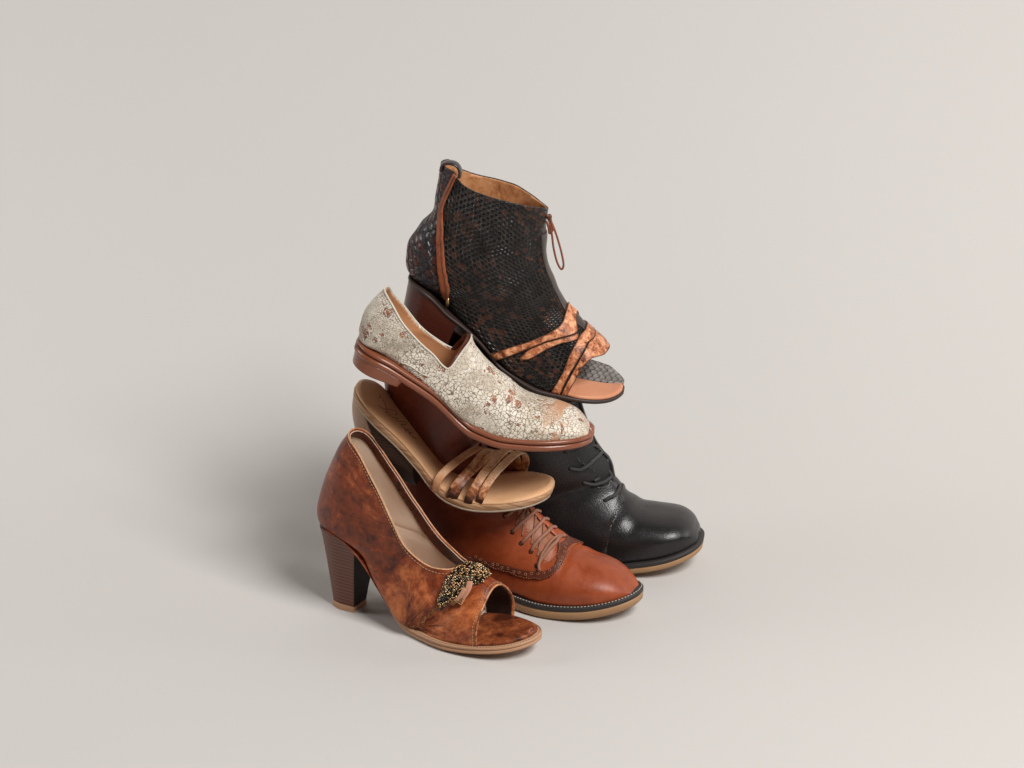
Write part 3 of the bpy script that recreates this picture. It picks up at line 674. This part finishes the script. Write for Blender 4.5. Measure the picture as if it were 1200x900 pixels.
# ------------------------------------------------------------------ 6. bootie
def bootie():
    t = thing('snakeskin_bootie', 'dark brown snakeskin open-toe bootie with tan straps, zip and block heel, topmost on the pile', 'boot', (-.1189, .0619, .2520), -6, 14)
    L = .234; W = plan(L, .030, .027, .041)
    Z = curve_f([(0, .0768), (.025, .071), (.047, .0575), (.063, .0500), (.081, .0400), (.0965, .0290), (.1085, .0195), (.125, .0142), (.139, .0112), (.154, .0095), (.174, .0105), (.19, .0112), (.208, .0125), (.222, .0145), (.234, .018)])
    D = curve_f([(.14, .108), (.158, .0865), (.17, .0785), (.183, .071), (.193, .066), (.203, .060), (.212, .053), (.224, .042), (.2325, .026)])
    r = [(.003,.210,.116,.200,.031,.5,2.2,2.2),(.004,.19,.115,.182,.032,.5,2.2,2.2),(.0055,.165,.117,.165,.033,.5,2.2,2.2),(.0065,.147,.121,.147,.033,.5,2.2,2.2),(-.002,.127,.124,.133,.032,.48,2.2,2.2),
         (-.0075,.11,.130,.121,.032,.46,2.2,2.2),(-.0078,.094,.137,.111,.031,.44,2.2,2.2),(-.002,.081,.144,.102,.030,.4,2.3,2.2),(.01,.0755,.150,.0955,.029,.36,2.8,2.2),(.03,.069,.155,.0895,.028,.36,3,2.2),
         (.055,.0545,.160,.085,.028,.36,4.5,2.2),(.078,.0425,.165,.0815,.029,.34,6,2.2),(.098,.029,.171,.078,.031,.34,6,2.2),(.118,.0165,.177,.0745,.034,.34,6,2.2),(.135,.0120,.184,.0705,.037,.34,6,2.2)]
    S = Surf(r+toe(.150, .193, L-.002, .2325, Z, D, W, slim=.0012), 190, 140)
    S.displace(lambda P, uv: (wob(P, .0030, 26, 41)+wob(P, .0018, 60, 43))*ramp01(P[..., 2]-Z(P[..., 0]), .006, .03)*(1-.6*ramp01(P[..., 2], .15, .18)) - .0035*np.exp(-((P[..., 0]+.35*P[..., 2]-.163)/.006)**2)*ramp01(P[..., 2], .10, .13)*ramp01(.17-P[..., 2], 0, .02))
    tc = top_clip([(-.02,.195),(.010,.1975),(.018,.1975),(.024,.192),(.0317,.1885),(.0561,.186),(.084,.185),(.1078,.184),(.13,.184)], [(-.02,.195),(.008,.195),(.018,.188),(.0441,.1835),(.0576,.1839),(.074,.184),(.0913,.181),(.1048,.178),(.116,.175)], blend=.02)
    S.tc = tc
    pp = lambda A: -sdpoly([(.178,-.02),(.180,.010),(.1847,.0303),(.1872,.0433),(.1917,.0509),(.1942,.0548),(.2000,.0562),(.2060,.0560),(.2092,.0580),(.2100,.0640),(.2105,.12),(.3,.12),(.3,-.02)])(A[:, 0], A[:, 2])
    A, T = S.mesh([tc, pp]); u = obj('upper', A[:, :3], T, M['snake_fine'], t, A[:, 3:], thick=.0016)
    A2, T2 = S.mesh([lambda A: tc(A)+.0005, lambda A: pp(A)+.001], -.0019); obj('lining', A2[:, :3], T2, M['boot_lining'], t, A2[:, 3:], thick=.0008)
    WI = lambda x: W(x)-.007*np.clip((.19-np.asarray(x))/.03, 0, 1)
    obj('insole', *slab(lambda x: WI(np.asarray(x)*L/(L-.0006)), Z, .140, L-.0009, [(-.003, .0030), (-.0012, .0026), (-.0006, .001), (-.0006, -.0006)], dome=.0004), M['boot_insole'], t)
    obj('outsole', *slab(W, Z, .0003, L-.0003, [(-.001, -.0004), (.0008, -.0006), (.0010, -.0028), (0, -.0044), (-.003, -.0048)]), M['dark_sole'], t)
    obj('heel', *heel_block(W, Z, .058, -.010, .0045, .004, .050, .82, curve=.9), M['stack_red'], t)
    [crease(c) for c in t.children if c.name.startswith('heel')]
    return t, S
PU, PS = pump(); BR, BRS = brown_boot(); BL, BLS = black_boot(); LO, LOS = loafer(); SA, _ = sandal(); BO, BOS = bootie()
# ------------------------------------------------------------------ details laid on to the lofted surfaces
def overlay(S, name, mat, parent, clips, d, thick, off=-1):
    A, T = S.mesh(clips, d)
    return obj(name, A[:, :3], T, mat, parent, A[:, 3:], thick=thick, off=off), A, T
def poly_xz(p): f = sdpoly(p); return lambda A: f(A[:, 0], A[:, 2])
def poly_xy(p): f = sdpoly(p); return lambda A: f(A[:, 0], A[:, 1])
def neg(f): return lambda A: -f(A)
def edge_stitch(S, pts, d, name, mat, parent, step=.0032, r=.00035, n=60):
    P = S.path(pts, d, n); return dashes(smooth_line(P), step, .6, r).out(name, mat, parent)
def lifted(S, pts, d, n=40):
    """points laid on the surface, d above it, with their normals"""
    Q = cr(pts, n); o = [S.near(q) for q in Q]
    P = np.array([a for a, _ in o]); N = np.array([b for _, b in o]); P = smooth_line(P, 4); N = smooth_line(N, 4)
    dd = np.asarray(d) if np.ndim(d) else np.full(n, d)
    return P+N*dd[:, None], N

def pump_details(t, S):
    # stud seam, pleated vamp line
    P, N = lifted(S, [(.1565,-.0288,.0461),(.1444,-.0299,.0343),(.1349,-.029,.0231),(.1238,-.0256,.0132)], .0002, 60)
    obj('seam', *tube(P, .0008, 6), M['strap_tan'], t)
    mb = MB(); 
    for i, p in enumerate(resample(P, .0022)): mb.add(ball(p+np.array([-.0008, -.0008, .0008]), .00075 if i % 3 else .0010, 6))
    mb.out('stud_row', M['bead_gold'], t)
    # beaded ornament
    Ls = cr([(.1535,-.0305,.040),(.1530,-.0292,.0514),(.1550,-.0244,.0610),(.1545,-.0195,.0690),(.1585,-.0120,.0765),(.1640,-.0014,.0815),(.172,.006,.0830),(.180,.011,.0785)], 60)
    Rs = cr([(.1545,-.0305,.040),(.1613,-.0272,.0493),(.1689,-.0238,.0553),(.1745,-.0202,.0597),(.1787,-.016,.0635),(.1853,-.011,.0657),(.1895,-.0025,.0680),(.188,.009,.0700)], 60)
    def pt(a, f, h):
        i = a*59; k = min(int(i), 58); g = i-k
        l = Ls[k]*(1-g)+Ls[k+1]*g; r_ = Rs[k]*(1-g)+Rs[k+1]*g; q = l*(1-f)+r_*f
        s_, n_ = S.near(q); hh = (.0012+.0068*math.sin(math.pi*f)**.7*min(1, a*3)*min(1, (1-a)*6+.3))
        return q*.35+s_*.65+n_*(hh+h)
    V = []; nn, mm = 30, 9
    for i in range(nn):
        for j in range(mm): V.append(pt(i/(nn-1), j/(mm-1), -.0010 if 0 < j < mm-1 and 0 < i < nn-1 else -.004))
    F = [(i*mm+j, i*mm+j+1, (i+1)*mm+j+1, (i+1)*mm+j) for i in range(nn-1) for j in range(mm-1)]
    F = [f[::-1] for f in F]
    o = obj('beaded_ornament', V, F, M['bead_black'], t)
    mb = MB(); mats = []
    for k in range(760):
        a = rng.random()**.8; f = rng.random(); r_ = rng.uniform(.0008, .0015)*(1.15 if rng.random() < .1 else 1)
        c = pt(a, f, rng.uniform(-.0004, .0010)); b0 = len(mb.F)
        mb.add(ball(c, r_, 6, (1, 1, rng.uniform(.8, 1.2))))
        dark = (1-a)*.55+.35*(1-f)
        m_ = 2 if rng.random() < dark*.45 else int(rng.choice([0, 1, 3, 0, 1]))
        mats += [m_]*(len(mb.F)-b0)
    b = obj('bead', mb.V, mb.F, [M['bead_gold'], M['bead_pale'], M['bead_black'], M['bead_olive']], o)
    b['kind'] = 'stuff'; b.data.polygons.foreach_set('material_index', mats)
    # ribbon ends with studded tips
    for pts, w_ in (([(.1800,-.0135,.0655),(.1784,-.0203,.0585),(.1760,-.0262,.0500)], .0030), ([(.1757,-.0189,.0620),(.1705,-.0230,.0555),(.1655,-.0256,.0485)], .0021)):
        P, N = lifted(S, pts, np.linspace(.0085, .0034, 24), 24)
        rb = obj('ribbon', *tube(P, w_, 10, .22, N), M['ribbon'], t)
        mb = MB(); e = P[-1]; tg = (P[-1]-P[-5]); tg /= np.linalg.norm(tg); sd = np.cross(tg, N[-1])
        for i in range(4):
            for j in (-1, 0, 1): mb.add(ball(e-tg*(.0003+.0019*i)+sd*j*w_*.55+N[-1]*.0010, .0009, 6))
        mb.out('stud', M['bead_gold'], rb)
pump_details(PU, PS)

def brown_details(t, S):
    SLOT = [(.02,-.011),(.1451,-.0125),(.1524,-.0165),(.1628,-.0205),(.172,-.0250),(.1776,-.0290),(.184,-.0305),(.1890,-.0275),(.1915,-.0205),(.1895,-.0130),(.186,-.0060),(.18,-.001),(.02,-.001)]
    slot = poly_xy(SLOT); hi = lambda A: np.maximum(slot(A), .046-A[:, 2])
    QU = [(-.1,.040),(.1265,.0405),(.1414,.0405),(.1526,.0390),(.1673,.0390),(.1813,.0410),(.1915,.0450),(.1985,.0530),(.1995,.060),(.197,.075),(.19,.10),(.15,.4),(-.1,.4)]
    qu = poly_xz(QU); top = lambda A: A[:, 2]-(.2623-.30*np.maximum(0, A[:, 0]-.04))
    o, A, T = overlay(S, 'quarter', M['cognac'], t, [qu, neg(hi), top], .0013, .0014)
    obj_t, _, _ = overlay(S, 'tongue', M['cognac_pale'], t, [lambda A: hi(A)-.004, top, lambda A: A[:, 0]-.1865], .0005, .0008)
    BD = QU[:9]+[(.1945,.0668),(.188,.0680),(.1895,.0630),(.1930,.0585),(.1915,.0535),(.1860,.0495),(.1760,.0468),(.156,.0455),(.1412,.0465),(.1265,.0465),(-.1,.0465)]
    bo, _, _ = overlay(S, 'brogue_band', M['cognac_dark'], t, [poly_xz(BD), neg(hi)], .0022, .0010)
    for ch in boundary(A, T, lambda p: p[2] < .27 and p[0] > .06):
        mb = dashes([S.near(p, .0024)[0] for p in resample(smooth_line(ch), .0025)], .003, .6, .0003); mb.out('stitching', M['cognac_pale'], o)
    mid = [(.105,-.032,.0435),(.1265,-.0335,.0435),(.1414,-.0345,.0434),(.1526,-.0361,.0422),(.1673,-.0374,.0428),(.1813,-.036,.0450),(.1905,-.0315,.0490),(.1955,-.0237,.0550),(.1952,-.0136,.0610),(.1925,-.003,.0650)]
    P, N = lifted(S, mid, .0025, 90); Q = resample(P, .0060)
    for q in Q:
        n_ = S.near(q)[1]; i = S.near(q)[0]+n_*.0023
        a = np.cross(n_, [0, 0, 1.]); a /= np.linalg.norm(a); b = np.cross(n_, a)
        V = [i+n_*.0002]+[i+.0011*(a*math.cos(x)+b*math.sin(x)) for x in np.linspace(0, 2*math.pi, 11)[:-1]]
        pf = obj('perforation', V, [(0, 1+k, 1+(k+1) % 10) for k in range(10)], M['perf'], bo)
        V, F = tube([i+.0012*(a*math.cos(x)+b*math.sin(x))+n_*.0001 for x in np.linspace(0, 2*math.pi, 13)], .00036, 5)
        obj('rim', V, F, M['cognac_pale'], pf) if False else None
        mb = MB().add((V, F)); 
        me = pf.data; 
        mb2 = MB().add(([tuple(v.co) for v in me.vertices], [tuple(p.vertices) for p in me.polygons])); k0 = len(mb2.F); mb2.add((V, F))
        me.clear_geometry(); me.from_pydata(mb2.V, [], mb2.F); me.materials.append(M['cognac_pale'])  # pale ring paints the light caught on each hole's edge
        me.polygons.foreach_set('material_index', [0]*k0+[1]*(len(mb2.F)-k0)); me.polygons.foreach_set('use_smooth', [True]*len(me.polygons))
    # far facing stands proud of the tongue
    P, N = lifted(S, [(.090,.002,.175),(.098,.001,.152),(.122,.000,.1235),(.1476,-.001,.1010),(.1566,-.001,.0925),(.1657,-.001,.0855),(.1741,-.001,.0785),(.185,-.002,.0710)], .0022, 60)
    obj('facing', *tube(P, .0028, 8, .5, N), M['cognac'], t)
    # laces: rungs from the near eyelets over to the far facing
    ey = [(.086,-.024,.150),(.102,-.022,.125),(.1335,-.0212,.0881+.004),(.1445,-.0222,.078),(.1552,-.0249,.0676),(.1659,-.0276,.062),(.1759,-.0339,.0513)]
    fa = [(.094,.004,.160),(.108,.004,.138),(.1476,.003,.1010),(.1576,.002,.0925),(.1667,.002,.0855),(.1751,.001,.0785),(.185,.000,.0710)]
    for k in range(7):
        e, f = np.array(ey[k]), np.array(fa[k]); m1 = e*.66+f*.34; m2 = e*.30+f*.70
        P, N = lifted(S, [e, m1, m2, f, f+[.002, .007, -.003]], [.0002+.0052*math.sin(math.pi*min(1, x*1.15))**.6 if x < .85 else .003 for x in np.linspace(0, 1, 26)], 26)
        obj('lace', *tube(P, .0019, 8, .8, N), M['lace_brown'], t)
        q, n_ = S.near(e); a = np.cross(n_, [0, 0, 1.]); a /= np.linalg.norm(a); b = np.cross(n_, a); c0 = q+n_*.0017
        obj('eyelet', *tube([c0+.0019*(a*math.cos(x)+b*math.sin(x)) for x in np.linspace(0, 2*math.pi, 13)], .0006, 5), M['perf'], t)
    for k in (2, 3, 4, 5):      # diagonals passing under the rungs
        e, f = np.array(ey[k+1] if k < 6 else ey[k]), np.array(fa[k-1 if k > 2 else k]); e = e*.8+f*.2
        P, N = lifted(S, [e, (e+f)/2, f], .0016, 20); obj('lace', *tube(P, .0011, 6, .8, N), M['lace_brown'], t)
    # hanging lace end
    P, N = lifted(S, [(.185,-.002,.0725),(.180,-.012,.068),(.1775,-.022,.060),(.1770,-.0305,.0520),(.1800,-.0340,.0470)], [.0045]*30, 30)
    obj('lace', *tube(P, .0015, 8, .7, N), M['lace_brown'], t)
brown_details(BR, BRS)

def black_details(t, S):
    top = lambda A: A[:, 2]-(.2625-.10*(A[:, 0]-.03))
    SLOT = [(.0,-.024),(.149,-.0237),(.157,-.0225),(.167,-.0200),(.178,-.017),(.184,-.013),(.185,-.007),(.18,-.002),(.0,-.002)]
    slot = poly_xy(SLOT); hi = lambda A: np.maximum(slot(A), .066-A[:, 2])
    QU = [(-.1,-.1),(.1855,-.1),(.1862,.010),(.1879,.0331),(.1911,.0534),(.1955,.0624),(.1976,.0721),(.198,.09),(.19,.13),(.19,.4),(-.1,.4)]
    o, A, T = overlay(S, 'quarter', M['black'], t, [poly_xz(QU), neg(hi), top], .0012, .0013)
    overlay(S, 'tongue', M['tongue_black'], t, [lambda A: hi(A)-.004, top], .0006, .0008)
    for ch in boundary(A, T, lambda p: p[2] < .23 and (p[2] > .02 and p[0] > .10)):
        P = resample(smooth_line(ch), .0025)
        for off in ((-.0022, 0), (-.0042, 0)):
            if P[:, 2].min() < .06: mb = dashes([S.near(p+np.array([off[0], 0, 0]), .0015)[0] for p in P], .0026, .62, .0003); mb.out('stitching', M['stitch_dark'], o)
    # facing edges, laces
    P, N = lifted(S, [(.150,-.001,.19),(.152,-.001,.165),(.157,-.001,.150),(.166,-.001,.130),(.173,-.001,.118),(.180,-.001,.108),(.187,-.002,.093)], .002, 40)
    obj('facing', *tube(P, .0026, 8, .5, N), M['black'], t)
    rows = [([(.1448,-.0277,.1097),(.1532,-.0242,.1083),(.1615,-.0207,.1112),(.1679,-.0140,.1155),(.174,-.002,.118)], .0022), ([(.1600,-.0235,.0935),(.1702,-.0182,.0910),(.1788,-.0120,.0920),(.184,-.002,.095)], .0020), ([(.1805,-.0222,.0740),(.1864,-.0194,.0763),(.1918,-.0120,.0790),(.192,-.002,.083)], .0019),
            ([(.140,-.027,.128),(.148,-.022,.131),(.158,-.013,.136),(.164,-.002,.137)], .0020), ([(.133,-.028,.150),(.142,-.022,.153),(.152,-.012,.158),(.156,-.001,.160)], .0020), ([(.130,-.028,.175),(.140,-.020,.178),(.150,-.008,.181)], .0020)]
    for pts, r_ in rows:
        P, N = lifted(S, pts, [.0006+.0034*math.sin(math.pi*x)**.6 for x in np.linspace(0, 1, 26)], 26)
        obj('lace', *tube(P, r_, 8, .8, N), M['lace_black'], t)
    for pts in ([(.1664,-.006,.110),(.1735,-.006,.1095),(.1806,-.006,.1045),(.1866,-.006,.0944),(.188,-.006,.083),(.1827,-.008,.0835),(.1781,-.008,.0928),(.1718,-.008,.1019)],
                [(.1600,-.004,.1445),(.1640,-.004,.1370),(.1665,-.004,.1280),(.1700,-.004,.1200),(.1735,-.005,.1130)],
                [(.1590,-.008,.127),(.168,-.006,.128),(.1715,-.004,.1245),(.170,-.004,.119)],
                [(.165,-.012,.116),(.172,-.010,.106),(.1745,-.014,.097),(.170,-.0195,.0945)]):
        obj('lace', *tube(cr(pts, 36), .0019, 8), M['lace_black'], t)
black_details(BL, BLS)

def loafer_details(t, S):
    up = [o for o in t.children if o.name.startswith('upper')][0]
    TNl = [(.0085,.0876),(.0162,.0855),(.0341,.0723),(.0557,.0601),(.0715,.0521),(.0895,.0435)]
    TFl = [(.0085,.0876),(.0161,.0785),(.0298,.0683),(.0505,.0544),(.0658,.0488),(.0805,.0449),(.09,.0437)]
    tc = top_clip([(-.02,.0885),(.0068,.0885)]+TNl[1:]+[(.0905,.0440),(.0968,.0619),(.101,.072),(.106,.09),(.2,.3)], [(-.02,.0885)]+TFl+[(.0968,.0619),(.101,.072),(.106,.09),(.2,.3)], blend=.006)
    A, T = S.mesh([tc])
    for ch in boundary(A, T, lambda p: p[2] > .038 and p[0] < .12):
        P = resample(smooth_line(ch, 2), .0018)
        obj('topline_edge', *tube(P, .00095, 6), M['rim_white'], up)
        dashes([S.near(p+np.array([0, 0, -.0035]), .0002)[0] for p in P], .003, .6, .0003).out('stitching', M['rim_white'], up)
    overlay(S, 'elastic_gore', M['cognac_dark'], t, [poly_xz([(.0880,.0430),(.0970,.0735),(.1035,.0790),(.1000,.064),(.0930,.0440)])], -.0022, .0008)
    P, N = lifted(S, [(.0905,-.029,.0430),(.0819,-.0296,.0345),(.0705,-.0292,.0305),(.055,-.029,.034),(.045,-.029,.034)], .0004, 50)
    obj('seam', *tube(P, .00055, 6, .7), M['rim_white'], up)
loafer_details(LO, LOS)

def sandal_details(t):
    straps = [([(.1100,-.0285,.0200),(.1085,-.0335,.0290),(.1088,-.0340,.0385),(.1130,-.0275,.0470),(.1206,-.0140,.0556),(.1313,.004,.0630),(.142,.022,.058),(.150,.036,.046),(.152,.0385,.028)], .0041, 'sandal_strap'),
      ([(.1240,-.0335,.0190),(.1243,-.0368,.0290),(.1262,-.0350,.0380),(.1304,-.0270,.0470),(.1350,-.0140,.0545),(.1409,.004,.0640),(.150,.022,.059),(.158,.037,.045),(.160,.039,.031)], .0034, 'sandal_strap'),
      ([(.1290,-.0345,.0195),(.1295,-.0375,.0290),(.1315,-.0345,.0385),(.1345,-.0250,.0470),(.1400,-.0130,.0540),(.1494,.004,.0655),(.158,.020,.061),(.165,.036,.046),(.166,.0395,.033)], .0033, 'sandal_strap'),
      ([(.1435,-.0385,.0235),(.1440,-.0408,.0340),(.1460,-.0385,.0445),(.1493,-.0275,.0565),(.1537,-.014,.0645),(.1582,.006,.0690),(.163,.022,.064),(.170,.036,.052),(.172,.0395,.036)], .0043, 'sandal_strap'),
      ([(.1535,-.0385,.0290),(.1545,-.0405,.0390),(.1562,-.0372,.0490),(.1599,-.0265,.0600),(.1657,-.014,.0690),(.1714,.006,.0715),(.176,.022,.067),(.1790,.035,.0550),(.1790,.0390,.0390)], .0039, 'sandal_strap')]
    for i, (pts, w_, nm) in enumerate(straps):
        P = cr(pts, 60); N = P-np.array([0, 0, .030]); N[:, 0] = 0; N /= np.linalg.norm(N, axis=1, keepdims=True)
        P = P+N*(.0006*np.sin(np.linspace(0, 9+i, 60)))[:, None]
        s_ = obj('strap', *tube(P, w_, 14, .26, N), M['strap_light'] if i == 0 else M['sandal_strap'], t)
        for sg in (-1, 1):
            tg = np.gradient(P, axis=0); tg /= np.linalg.norm(tg, axis=1, keepdims=True); sd = np.cross(tg, N)
            obj('edge', *tube(P+sd*sg*w_*.93, .00042, 5), M['strap_edge'], s_)
    # cursive maker's stamp burnt into the heel seat; only its strokes can be made out
    Z = lambda x: float(np.interp(x, [0, .015, .033, .06, .083], [.0925, .0865, .0760, .0615, .0460]))+.0022
    def stroke(pts, r_=.00045):
        P = cr(pts, 26); P = [(x, y, Z(x)) for x, y in P]; return tube(P, r_, 5, .5)
    mb = MB()
    for pts in ([(.016,-.004),(.014,.004),(.018,.010),(.024,.008),(.025,.0),(.020,-.006),(.016,-.002),(.022,.004),(.030,.004),(.036,-.004)],
                [(.028,-.010),(.034,-.008),(.040,.002),(.044,.006),(.046,.001),(.042,-.004),(.036,-.009),(.044,-.008),(.050,.0)],
                [(.048,-.008),(.052,-.003),(.056,.004),(.058,.001),(.054,-.006),(.060,-.006),(.064,.0)],
                [(.060,-.009),(.064,-.004),(.067,-.001),(.064,-.006),(.069,-.006),(.072,-.002)]):
        mb.add(stroke(pts))
    mb.out('stamp', M['ink'], t)
    L = .216; W = plan(L, .028, .026, .040)
sandal_details(SA)

def bootie_details(t, S):
    tc = S.tc
    # broad-scaled counter behind the zip
    zp = [(.0205,-.0241,.1946),(.0177,-.0225,.1772),(.0162,-.0204,.1572),(.0196,-.0242,.1379),(.0245,-.0283,.1199),(.0308,-.0293,.1011),(.0371,-.0288,.0853),(.0429,-.0230,.0680)]
    zx = curve_f([(z, x) for x, y, z in zp]+[(.25, .021), (.0, .045)])
    overlay(S, 'heel_counter', M['snake_big'], t, [lambda A: A[:, 0]-zx(A[:, 2])+.001, lambda A: tc(A)-.0006, lambda A: A[:, 1]-.02], .0006, .0008)
    P, N = lifted(S, zp, .0014, 70)
    tp = np.interp(np.linspace(0, 1, 70), [0, .08, .35, .9, 1], [.55, .62, .85, 1.1, .5])
    z = obj('zip_tape', *tube(P, .0043, 12, .30, N, tp), M['zip_tape'], t)
    P2, _ = lifted(S, zp, .0030, 70); P2 = P2+np.array([.0016, 0, 0])*tp[:, None]
    dashes(P2, .0016, .7, .0004).out('zip_teeth', M['stitch_dark'], z)
    obj('zip_pull', *tube(P[-1]+np.array([[0, -.001, .004], [.001, -.0015, 0], [.0018, -.0005, -.005]]), .0016, 8, .5), M['brass'], z)
    # rolled tab at the back of the collar
    ring = [(.0055, -.008, .1915), (.0060, -.0085, .1975), (.0115, -.009, .2010), (.0185, -.0095, .2010), (.0235, -.010, .1965), (.0245, -.0105, .190)]
    obj('pull_tab', *tube(cr(ring, 30), .0062, 12, .24, np.tile([[0., 0, 1.]], (30, 1))*0+np.array([np.array([p[0]-.0145, 0, p[2]-.1885]) for p in cr(ring, 30)])), M['snake_big'], t)
    # tan collar facing seen inside the mouth, standing slightly proud at its back end
    # plain taupe gusset down the front
    overlay(S, 'front_gusset', M['taupe'], t, [lambda A: -(A[:, 1]+.0095), lambda A: A[:, 2]-.154, lambda A: .112-A[:, 0], lambda A: A[:, 0]-.196, lambda A: A[:, 1]-.02], .0008, .0010)
    edge_stitch(S, [(.118,-.0125,.148),(.1256,-.0115,.130),(.1372,-.0118,.1094),(.1428,-.012,.099),(.1549,-.013,.0855)], .0012, 'stitching', M['stitch_dark'], t)
    A1 = [(.088,.0170),(.1027,.0325),(.116,.0425),(.1308,.0523),(.1451,.0627),(.1560,.0728),(.158,.0780),(.159,.10)]
    A2 = [(.1675,.10),(.1690,.0800),(.1738,.0715),(.1735,.0700),(.1614,.0650),(.1466,.0568),(.1323,.0462),(.1179,.0346),(.1083,.0272),(.096,.0150)]
    S1 = overlay(S, 'strap', M['strap_orange'], t, [poly_xz(A1+A2)], .0022, .0016)
    A3 = [(.1245,.0312),(.1323,.0445),(.1466,.0552),(.1614,.0634),(.1738,.0688),(.1755,.0692),(.1762,.0655),(.1620,.0590),(.1493,.0500),(.139,.040),(.129,.0305)]
    S2 = overlay(S, 'strap', M['strap_orange'], t, [poly_xz(A3), lambda A: A[:, 1]], .0018, .0012)
    overlay(S, 'strap', M['strap_orange'], t, [poly_xz(A3), lambda A: -A[:, 1]], .0018, .0012)
    B = [(.158,-.02),(.1664,.0172),(.1708,.0339),(.1726,.0516),(.1774,.0682),(.1815,.0725),(.183,.10),(.196,.10),(.1917,.0680),(.1862,.0650),(.1823,.0520),(.1772,.0355),(.1744,.0200),(.171,-.02)]
    S3 = overlay(S, 'strap', M['strap_orange'], t, [poly_xz(B)], .0024, .0018)
    Cc = [(.1725,-.02),(.1762,.0205),(.1795,.0351),(.1842,.0520),(.1880,.0650),(.1932,.0675),(.198,.10),(.2100,.10),(.2098,.0640),(.2088,.0572),(.2060,.0552),(.2000,.0550),(.1937,.0536),(.1912,.0500),(.1867,.0430),(.1842,.0300),(.1796,.010),(.1776,-.02)]
    S4 = overlay(S, 'strap', M['strap_orange'], t, [poly_xz(Cc)], .0018, .0022)
    for (o, A, T) in (S1, S2, S3, S4):
        for ch in boundary(A, T, lambda p: p[1] < .015 and p[2] > .012, .012):
            obj('edge', *tube(resample(smooth_line(ch), .0015), .00045, 5), M['strap_edge'], o)
    # cord through a loop at the front
    c1 = [(.1170,-.004,.1735),(.1190,-.003,.1704),(.1236,-.002,.1645),(.1292,-.002,.1561),(.1352,-.002,.146),(.1402,-.002,.1365),(.1438,-.002,.1275),(.1425,-.002,.1230),(.1365,-.003,.1300),(.1298,-.003,.1430),(.1252,-.003,.155),(.1207,-.004,.1655),(.1165,-.005,.1725)]
    obj('zip_cord', *tube(cr(c1, 70), .00105, 7), M['cord'], t)
    c2 = [(.1150,-.006,.1740),(.1185,-.005,.1728),(.1215,-.004,.1675),(.1245,-.003,.1610),(.1225,-.003,.1560),(.1200,-.004,.1620),(.1165,-.006,.1680)]
    obj('zip_cord', *tube(cr(c2, 40), .0012, 7), M['cord'], t)
    obj('toggle', *ball((.1180, -.0045, .1725), .0028, 10, (1, .8, 1.2)), M['strap_edge'], t)
    # grey scaled panel on the far half of the open toe's insole
    Zs = curve_f([(.125, .0142), (.154, .0095), (.174, .0105), (.19, .0112), (.208, .0125), (.222, .0145), (.234, .018)]); W = plan(.234, .030, .027, .041)
    xs = np.concatenate([np.linspace(.165, .205, 8), .205+(.2325-.205)*np.sin(np.linspace(.15, math.pi/2, 14))]); V = []; UV = []; k = 8
    for x in xs:
        y1 = float(W(np.array(x)))-.0005; y0 = min(-.002+(.234-x)*.02, y1-.0004) if x < .2325 else y1-.0004
        y0 = min(.004, y1-.0004)
        for j in range(k+1):
            f = j/k; y = y0+(y1-y0)*f; V.append((x, y, float(Zs(np.array(x)))+.0035+.0085*math.sin(f*math.pi*.5)*min(1, (.236-x)/.02))); UV.append((x, y))
    n0 = len(V); V += [(v[0], v[1], float(Zs(np.array(v[0])))) for v in V[:n0]]; UV += UV
    q = [(i*(k+1)+j, i*(k+1)+j+1, (i+1)*(k+1)+j+1, (i+1)*(k+1)+j) for i in range(len(xs)-1) for j in range(k)]
    F = q+[tuple(n0+a for a in f[::-1]) for f in q]; m_ = len(xs)
    per = [j for j in range(k+1)]+[i*(k+1)+k for i in range(1, m_)]+[(m_-1)*(k+1)+j for j in range(k-1, -1, -1)]+[i*(k+1) for i in range(m_-2, 0, -1)]
    F += [(per[i], per[(i+1) % len(per)], n0+per[(i+1) % len(per)], n0+per[i]) for i in range(len(per))]
    obj('side_panel', V, F, M['snake_grey'], t, UV)
bootie_details(BO, BOS)
